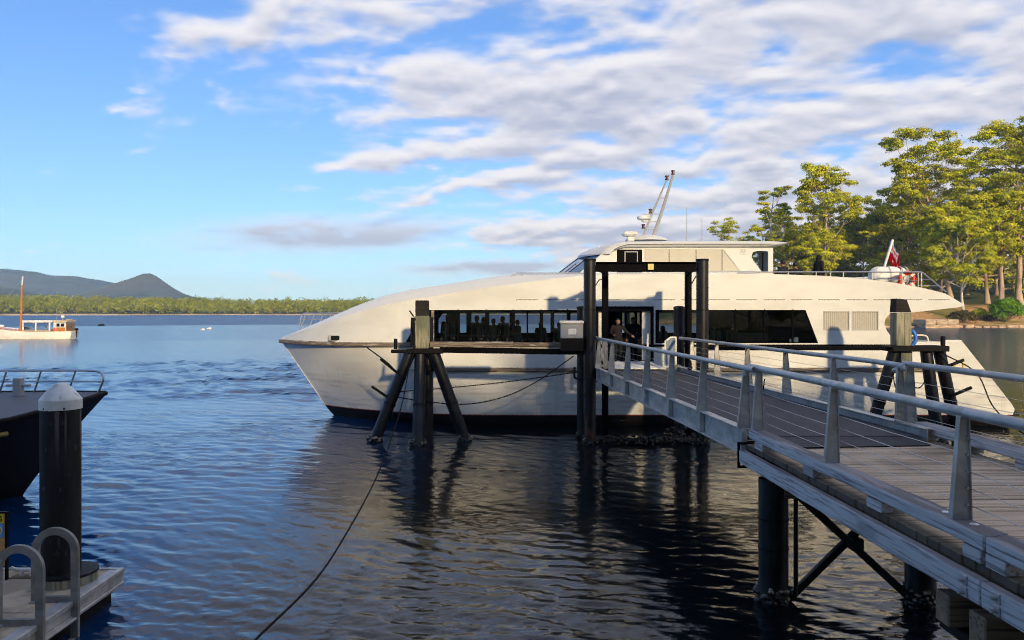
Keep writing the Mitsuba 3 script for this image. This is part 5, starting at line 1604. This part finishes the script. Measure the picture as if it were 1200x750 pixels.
yy = np.array([28.3, 26.5, 24, 21, 18, 15, 12, 9, 6.5, 4, 1.5])
pz = np.array([3.45, 2.72, 1.98, 1.34, 0.88, 0.64, 0.66, 0.92, 1.35, 1.95, 2.7])
px_ = np.array([487, 479, 472, 459, 440, 411, 371, 293, 190, 20, -700])
xx = (np.where(yy > 8, px_, 0) - 600) / 924 * yy
xx[-3:] = [-2.72, -2.45, -2.2]
rope('long slack mooring rope sagging from the bow dolphin towards the viewer', np.stack([xx, yy, pz], 1), 0.016)
rope('slack rope curving across the white hull to the gantry', [(dx_(452), 28.55, dz_(463)), (dx_(500), 29.4, dz_(474)), (dx_(545), 29.6, dz_(477.5)), (dx_(590), 29.4, dz_(468)), (dx_(630), 29.0, dz_(448)), (dx_(671), 28.3, dz_(417))], 0.020)
rope('straight rope rising across the white hull from the bow dolphin', [(dx_(458), 28.5, dz_(459.5)), (dx_(530), 28.9, dz_(455)), (dx_(600), 28.7, dz_(447)), (dx_(681), 28.1, dz_(434))], 0.018)
rope('looped rope hanging at the front leg of the bow dolphin', [(dx_(432), DY - .3, dz_(407)), (dx_(455), DY - .3, dz_(424)), (dx_(470), DY - .35, dz_(438)), (dx_(478), DY - .3, dz_(436)), (dx_(486), DY - .3, dz_(410)), (dx_(487), DY - .32, dz_(378))], 0.022)
rope('dark rope wound up the front face of the bow dolphin', [(dx_(484), DY - .33, dz_(406)), (dx_(487), DY - .34, dz_(392)), (dx_(485), DY - .34, dz_(380)), (dx_(488), DY - .33, dz_(373))], 0.035)
rope('tight rope running down from the stern dolphin to the right', [(dx_(1098), 28.3, dz_(413)), (dx_(1125), 27.6, dz_(437, 27.6)), (hx(1165, 26.5), 26.5, hz(478, 26.5)), (hx(1205, 25), 25, hz(512, 25)), (hx(1290, 22), 22, hz(560, 22))], 0.022)
rope('short rope looped between the stern dolphin legs', [(dx_(1063), 28.3, dz_(452)), (dx_(1071), 28.2, dz_(453)), (dx_(1078), 28.2, dz_(444)), (dx_(1084), 28.3, dz_(432))], 0.02)

# ------------------------------------------------------------------ near left: pontoon, capped pile, ladder, sign, dark boat
po = thing('pontoon', 'pale floating concrete pontoon at the lower left corner', 'pontoon')
PX, PY, PZ = -6.36, 12.95, 0.50
for j, (a, b) in enumerate(((3.2, 5.9), (5.92, 8.55), (8.57, 11.05), (11.07, PY - 0.09))):
    part(po, 'slab', cbox((-11.5, a, PZ - 0.14), (PX - 0.22, b, PZ + 0.002 * (j % 2)), 0.012), 'm_concrete')
part(po, 'edge_board', cbox((PX - 0.215, 3.2, PZ - 0.14), (PX - 0.09, PY - 0.1, PZ + 0.012), 0.008), 'm_grey', 30, 'pale grey edge strip of the pontoon')
part(po, 'rail_channel', cat([cbox((PX - 0.085, 3.2, PZ - 0.06), (PX, PY, PZ + 0.02), 0.01), cbox((PX - 0.07, 3.2, PZ - 0.19), (PX - 0.03, PY, PZ - 0.065)), cbox((PX - 0.085, 3.2, PZ - 0.25), (PX, PY, PZ - 0.195), 0.01)]), 'm_galv', 30, 'aluminium side rail of the pontoon')
part(po, 'end_channel', cat([cbox((-11.5, PY - 0.085, PZ - 0.25), (PX - 0.09, PY, PZ + 0.02), 0.01)]), 'm_galv')
part(po, 'float', cbox((-11.4, 3.3, -0.45), (PX - 0.15, PY - 0.12, PZ - 0.26), 0.03), 'm_black')
CPX, CPY = -7.07, 12.35
col = part(po, 'pile_collar', lathe([(0.0, 0.0), (0.43, 0.0), (0.43, 0.13), (0.40, 0.14)], (CPX + 0.11, CPY, PZ + 0.004), 36), 'm_timberpost', 40, 'cream ring round the capped pile')
part(col, 'top_plate', lathe([(0.0, 0.142), (0.44, 0.142), (0.44, 0.175), (0.0, 0.185)], (CPX + 0.11, CPY, PZ), 36), 'm_rubber', 40)
ce = part(po, 'cleat', cat([tube(smooth_line([(-7.98, 12.55, PZ + 0.15), (-7.90, 12.55, PZ + 0.115), (-7.72, 12.55, PZ + 0.11), (-7.54, 12.55, PZ + 0.115), (-7.46, 12.55, PZ + 0.15)], 4), [0.015] + [0.03] * 15 + [0.015], 10), cbox((-7.82, 12.52, PZ), (-7.77, 12.58, PZ + 0.11), 0.01), cbox((-7.67, 12.52, PZ), (-7.62, 12.58, PZ + 0.11), 0.01)]), 'm_capwhite', 40, 'white mooring cleat')
part(ce, 'base', cbox((-7.95, 12.44, PZ + 0.001), (-7.5, 12.66, PZ + 0.012), 0.004), 'm_block')
part(po, 'bolt_plate', cbox((-6.95, 9.95, PZ + 0.001), (-6.78, 10.2, PZ + 0.045), 0.015), 'm_block')

cp = thing('capped_pile', 'black round pile with a white conical cap rising through the pontoon', 'pile')
part(cp, 'sleeve', tube([(CPX, CPY, -1.5), (CPX, CPY, 3.215)], 0.288, 36), 'm_rubber', 40)
cc = part(cp, 'cap', lathe([(0.296, 3.20), (0.303, 3.20), (0.303, 3.345), (0.298, 3.355), (0.17, 3.52), (0.085, 3.59), (0.05, 3.605), (0.0, 3.61)], (CPX, CPY, 0), 40), 'm_capwhite', 35, 'white conical pile cap')
for a in (-1.9, -0.9):
    part(cc, 'screw', trimesh.creation.icosphere(subdivisions=1, radius=0.014).apply_translation((CPX + 0.303 * math.cos(a), CPY + 0.303 * math.sin(a), 3.23)), 'm_black', 50)

la = thing('ladder', 'galvanised pontoon ladder with two arched grab hoops', 'ladder')


def hoop(y):
    x0, x1, zt, zb = -6.97, -6.29, PZ + 1.09, PZ + 0.05
    R = (x1 - x0) / 2
    cx = (x0 + x1) / 2
    ring = [(cx + R * math.cos(a), zt - R + R * math.sin(a)) for a in np.linspace(0, PI, 26)]
    out = Polygon([(x1, -0.35)] + ring + [(x0, zb)] + [(x0, zb - 0.07), (x1 - 0.11, zb - 0.07), (x1 - 0.11, -0.35)])
    inn = Polygon([(cx + (R - 0.105) * math.cos(a), zt - R + (R - 0.105) * math.sin(a)) for a in np.linspace(0, PI, 26)] + [(x0 + 0.105, zb + 0.045), (x1 - 0.105, zb + 0.045)])
    return xz_plate(out.difference(inn), y - 0.03, y + 0.03)


for v in (10.60, 11.45):
    m = hoop(v)
    part(la, 'hoop', m, 'm_galv_dull', 30, 'nearer arched grab hoop' if v < 11 else 'farther arched grab hoop')
for z in (0.28, -0.02, -0.3):
    part(la, 'rung', cbox((-6.40, 10.63, z - 0.02), (-6.30, 11.42, z + 0.02), 0.008), 'm_galv')
for v in (10.60, 11.45):
    part(la, 'foot', cbox((-6.98, v - 0.06, PZ + 0.003), (-6.82, v + 0.06, PZ + 0.03), 0.004), 'm_galv')

sg = thing('sign_board', 'colourful notice board with a yellow top band, cut off by the left edge', 'sign')
sx1 = -7.97
part(sg, 'panel', cbox((-8.90, 12.40, 0.72), (sx1, 12.43, 1.55), 0.004), 'm_signsand', 30, 'sandy orange picture on the board')
part(sg, 'band', cbox((-8.90, 12.39, 1.395), (sx1 - 0.02, 12.399, 1.54), 0.0), 'm_yellow', 30, 'yellow band with black lettering')
part(sg, 'blue_band', cbox((-8.90, 12.39, 1.17), (sx1 - 0.02, 12.399, 1.392), 0.0), 'm_signblue', 30)
t = meshkit.text_mesh("S", 0.085, 0.003, True)
t.apply_transform(trimesh.transformations.rotation_matrix(PI / 2, [1, 0, 0]))
t.apply_translation((sx1 - 0.115, 12.388, 1.425))
part(sg, 'letter', t, 'm_black', 30)
bd = trimesh.creation.cylinder(radius=0.075, height=0.006, sections=28)
bd.apply_transform(trimesh.transformations.rotation_matrix(PI / 2, [1, 0, 0]))
bd.apply_translation((sx1 - 0.115, 12.386, 1.285))
part(sg, 'badge', bd, 'm_capwhite', 30, 'round pale badge')
bd2 = trimesh.creation.cylinder(radius=0.058, height=0.006, sections=28)
bd2.apply_transform(trimesh.transformations.rotation_matrix(PI / 2, [1, 0, 0]))
bd2.apply_translation((sx1 - 0.115, 12.382, 1.285))
part(sg, 'badge', bd2, 'm_varnish', 30)
part(sg, 'frame', cat([cbox((sx1 + 0.001, 12.385, 0.50), (sx1 + 0.03, 12.445, 1.575), 0.004), cbox((-8.93, 12.385, 1.551), (sx1, 12.445, 1.575), 0.004), cbox((-8.93, 12.385, 0.50), (-8.901, 12.445, 1.55), 0.004)]), 'm_black')

# dark workboat whose bow noses in from the left
db = thing('dark_boat', 'black-hulled boat whose railed bow noses in from the left edge', 'boat')
dk_top = [(-10.42, 20.2, 2.66), (-10.55, 18.6, 2.54), (-10.85, 17.0, 2.42), (-11.7, 15.6, 2.36), (-13.5, 14.8, 2.32), (-22, 14.6, 2.28), (-22, 21.2, 2.50), (-16, 21.0, 2.55), (-12.0, 20.75, 2.62)]
dk_low = [(-12.75, 20.3, -0.3), (-13.0, 19.4, -0.3), (-13.3, 18.4, -0.3), (-13.9, 17.4, -0.3), (-15.2, 16.6, -0.3), (-22, 16.2, -0.3), (-22, 20.6, -0.3), (-16, 20.6, -0.3), (-13.4, 20.5, -0.3)]
A, B = np.array(dk_top), np.array(dk_low)
V = []
for t in np.linspace(0, 1, 9):
    w = np.where(np.arange(3) < 2, (1 - t) ** 0.72 if t < 1 else 0.0, 0)
    xy = B[:, :2] + (A[:, :2] - B[:, :2]) * (t ** 1.15)
    z = B[:, 2] + (A[:, 2] - 0.10 - B[:, 2]) * t
    ring = np.column_stack([xy, z])
    V.append(np.vstack([ring, ring[:1]]))
part(db, 'hull', grid(np.array(V)), 'm_navy', 45)
c = A.mean(0)
fan = trimesh.Trimesh(np.vstack([A - [0, 0, 0.02], [[-14.5, 18.2, 2.50]]]), [[i, (i + 1) % 9, 9] for i in range(9)], process=False)
part(db, 'deck', fan, 'm_grey' if False else 'm_deckgrey', False, 'dark grey foredeck') if 'm_deckgrey' in scene else part(db, 'deck', fan, mat('m_deckgrey', (0.085, 0.085, 0.095), 0.6), False, 'dark grey foredeck')
gun = np.vstack([A, A[:1]])
part(db, 'gunwale', tube(np.vstack([A[6:], A[:6]]) - [0, 0, 0.05], 0.065, 8), 'm_navy', 40)
part(db, 'rubbing_band', cat([tube([np.array(A[i]) - [0.02, 0.02, 0.34], np.array(A[i + 1]) - [0.02, 0.02, 0.34]], 0.05, 8) for i in (2, 3, 4)]), mat('m_dullyellow', (0.20, 0.15, 0.02), 0.6), 40, 'dull yellow band below the gunwale')
part(db, 'anchor', cat([tube(smooth_line([(-11.0, 16.85, 2.10), (-11.25, 16.5, 2.02), (-11.55, 16.2, 2.06)], 4), 0.05, 8), tube(smooth_line([(-11.15, 16.7, 2.26), (-11.1, 16.65, 2.05), (-10.95, 16.7, 1.94)], 4), 0.035, 8)]), 'm_galv', 40)
part(db, 'hatch', cbox((-14.1, 16.9, 2.40), (-12.2, 17.9, 2.50), 0.03), mat('m_hatch', (0.16, 0.19, 0.24), 0.25), 30, 'blue-grey flush hatch')
rk_ = part(db, 'bow_rail', tube(smooth_line([(-22, 21.0, 3.12), (-15, 20.85, 3.14), (-12, 20.6, 3.16), (-11.0, 20.45, 3.17), (-10.62, 20.32, 3.14), (-10.50, 20.25, 2.98), (-10.62, 20.25, 2.64)], 6), 0.030, 10), 'm_steel', 50)
part(rk_, 'mid_rail', tube([(-22, 21.0, 2.80), (-15, 20.85, 2.84), (-12, 20.6, 2.88), (-10.6, 20.3, 2.90)], 0.022, 8), 'm_steel', 50)
for x in (-16.5, -15.0, -13.3, -12.4, -11.5):
    part(rk_, 'stanchion', pipe((x - 0.17, 20.72, 2.55), (x + 0.08, 20.62, 3.14), 0.024, n=8), 'm_steel', 40)
part(db, 'samson_post', cat([cbox((-12.62, 19.9, 2.52), (-12.42, 20.1, 3.02), 0.02), cbox((-12.82, 19.95, 2.80), (-12.22, 20.05, 2.86), 0.01)]), 'm_grey')

# ------------------------------------------------------------------ old white motor yacht across the bay
BD = 129.0
bxp = lambda px: (px - 600) / 924 * BD
bzp = lambda py: EYE + (363 - py) / 924 * BD
yb_ = thing('motor_yacht', 'old white timber yacht with a tall varnished mast moored off the far left', 'boat')
sxs = np.linspace(0, 1, 26)
X0, X1 = bxp(-24), bxp(88.5)
V = []
for zt in np.linspace(0, 1, 8):
    row_n, row_f = [], []
    for s in sxs:
        x = X0 + (X1 - X0) * s
        sheer = np.interp(x, [X0, bxp(0), bxp(20), bxp(45), bxp(89)], [2.45, 1.85, 1.48, 1.27, 1.32])
        z = -0.5 + (sheer + 0.5) * zt
        beamw = 2.1 * min(1, (s / 0.34)) ** 0.7 * (1 - 0.45 * max(0, (s - 0.72) / 0.28) ** 2) * (0.55 + 0.45 * zt ** 0.6)
        rake = (1 - zt) * 1.6 * (1 - s) ** 6 - (1 - zt) * 0.55 * s ** 8
        row_n.append((x + rake, BD - max(beamw, 0.03), z))
        row_f.append((x + rake, BD + max(beamw, 0.03), z))
    V.append(row_n + row_f[::-1])
part(yb_, 'hull', grid(np.array(V)), 'm_yachtwhite' if 'm_yachtwhite' in scene else mat('m_yachtwhite', proc(lambda p, n, uv: mix((0.78, 0.74, 0.64), (0.60, 0.36, 0.16), 0.55 * smoothstep(0.52, 0.75, fbm(p.x * 0.9, p.y, p.z * 2.5, 3)) * smoothstep(0.9, 0.1, p.z))), 0.4), 40, 'white planked hull with rusty stains')
top = np.array(V[-1])
n_ = len(sxs)
part(yb_, 'deck', grid(np.array([top[:n_], top[n_:][::-1]])[::-1] - [0, 0, 0.06]), 'm_varnish', 30)
part(yb_, 'cap_rail', tube(top[:n_], 0.05, 6), 'm_varnish', 40, 'varnished cap rail')
part(yb_, 'boot_line', grid(np.array([np.array(V[1])[:n_] + [0, -0.02, 0.18], np.array(V[1])[:n_] + [0, -0.02, 0.05]])[::-1]), 'm_boot', 30)
mk2 = part(yb_, 'mast', tube([(bxp(24.3), BD, 1.2), (bxp(25.8), BD, bzp(334)), ], [0.19, 0.13], 10), 'm_varnish', 40, 'varnished orange mast')
part(mk2, 'top', tube([(bxp(25.8), BD, bzp(334)), (bxp(26.6), BD, bzp(323.5))], [0.13, 0.09], 10), 'm_capwhite', 40, 'white masthead')
part(mk2, 'stay', pipe((bxp(25.6), BD, bzp(328)), (bxp(-22), BD, 2.4), 0.02, n=5), 'm_steel')
part(mk2, 'tabernacle', cbox((bxp(23), BD - 0.35, 1.1), (bxp(28), BD + 0.35, 1.62), 0.05), 'm_varnish')
cn = part(yb_, 'canopy', cbox((bxp(32), BD - 1.5, bzp(378)), (bxp(66.5), BD + 1.5, bzp(375.4)), 0.08), 'm_capwhite', 30, 'white awning roof amidships')
for px in (33.2, 48, 64):
    for s in (-1.4, 1.4):
        part(cn, 'post', cbox((bxp(px) - 0.11, BD + s - 0.06, 1.2), (bxp(px) + 0.11, BD + s + 0.06, bzp(377.8)), 0.01), 'm_capwhite')
for a, b in ((34.4, 47), (49.2, 63)):
    part(cn, 'screen', cbox((bxp(a), BD - 1.38, bzp(386.5)), (bxp(b), BD - 1.36, bzp(378)), 0.0), 'm_clear', False)
part(cn, 'side_locker', cbox((bxp(34), BD - 1.3, 1.1), (bxp(64), BD + 1.3, 1.55), 0.05), 'm_interior_pale')
wk = part(yb_, 'deckhouse', cbox((bxp(67.5), BD - 1.25, 1.2), (bxp(82), BD + 1.25, bzp(377.5)), 0.04), 'm_cream', 30, 'small cream wheelhouse near the stern')
part(wk, 'lower_panel', cbox((bxp(71), BD - 1.28, 1.25), (bxp(81.3), BD - 1.252, bzp(383.5)), 0.01), 'm_varnish', 30, 'varnished lower panel')
part(wk, 'lower_panel', cbox((bxp(67.6), BD - 1.28, 1.25), (bxp(70.2), BD - 1.252, bzp(383.8)), 0.01), 'm_lifered', 30, 'red panel beside the varnish')
for a, b in ((71.3, 75), (76.4, 80)):
    part(wk, 'window', cbox((bxp(a), BD - 1.27, bzp(382.6)), (bxp(b), BD - 1.251, bzp(379)), 0.0), 'm_frame')
part(wk, 'after_side', cbox((bxp(82) + 0.002, BD - 1.2, 1.25), (bxp(82.8), BD + 1.2, bzp(378.6)), 0.0), 'm_block')
part(wk, 'roof', cbox((bxp(66.8), BD - 1.4, bzp(377.5)), (bxp(83.2), BD + 1.4, bzp(375.6)), 0.06), 'm_sandroof' if 'm_sandroof' in scene else mat('m_sandroof', (0.50, 0.38, 0.24), 0.6))
part(wk, 'life_raft', cbox((bxp(79), BD - 0.6, bzp(375.6)), (bxp(83), BD + 0.6, bzp(374.2)), 0.08), 'm_sandroof')
part(wk, 'radome', blob((bxp(73.5), BD, bzp(371)), 0.26, 2, (1.1, 1.1, 0.9), 2), 'm_capwhite', 60)
part(wk, 'radome_pole', pipe((bxp(73.5), BD, bzp(376)), (bxp(73.5), BD, bzp(372)), 0.05, n=6), 'm_grey')
part(yb_, 'whip', pipe((bxp(66.5), BD, bzp(376)), (bxp(66.5), BD, bzp(361)), 0.025, n=5), 'm_grey')
part(yb_, 'outboard', cat([cbox((bxp(88), BD - 0.25, 1.35), (bxp(91.2), BD + 0.25, 1.75), 0.1), pipe((bxp(89.6), BD, 0.2), (bxp(89.6), BD, 1.4), 0.10, n=8)]), 'm_black')
part(yb_, 'anchor_winch', blob((bxp(2), BD, 2.1), 0.3, 8, (1.3, 1, 0.8)), 'm_capwhite', 50)
part(yb_, 'cockpit_box', cbox((bxp(28.5), BD - 0.8, 1.2), (bxp(31.5), BD + 0.8, 1.95), 0.05), 'm_block')

for px, py, r, ml, lab in ((237.5, 386.3, 0.30, 'm_capwhite', 'white mooring buoy, left of the pair on the bay'), (245, 385.2, 0.36, 'm_capwhite', 'larger white mooring buoy, right of the pair on the bay'),
                           (118.5, 381.0, 0.45, 'm_rubber', 'dark mooring buoy far out on the bay right of the yacht')):
    d = EYE * 924 / (py + 0.8 - 363)
    k = thing('buoy', lab, 'buoy')
    part(k, 'float', blob(((px - 600) / 924 * d, d, 0.15), r * d / 190 * 1.1, 3, (1.5, 1, 0.75), 2), ml, 60)
    part(k, 'ring', tube([((px - 600) / 924 * d, d, 0.2), ((px - 600) / 924 * d, d, 0.2 + r * 1.5)], 0.05, 6), 'm_grey')
k = thing('marker_buoy', 'small orange-red buoy beyond the bow rail of the ferry', 'buoy')
part(k, 'float', blob((hx(385, 90), 90, 0.9), 0.30, 4, (1, 1, 0.8), 2), 'm_lifered', 60)
part(k, 'staff', pipe((hx(385, 90), 90, -0.3), (hx(385, 90), 90, 0.9), 0.06, n=6), 'm_grey')

# ------------------------------------------------------------------ the air
if HAZE > 0:
    scene['air'] = {'type': 'homogeneous', 'albedo': rgb(0.92, 0.95, 0.98), 'sigma_t': rgb(HAZE * 0.62, HAZE, HAZE * 1.55)}
    scene['haze'] = {'type': 'cube', 'to_world': T().translate([0, 0, 113]).scale([6600, 6600, 122.5]), 'bsdf': {'type': 'null'}, 'interior': {'type': 'ref', 'id': 'air'}}
    scene['camera']['medium'] = {'type': 'ref', 'id': 'air'}
    labels['haze'] = {'kind': 'stuff', 'label': 'thin bluish air over the bay'}
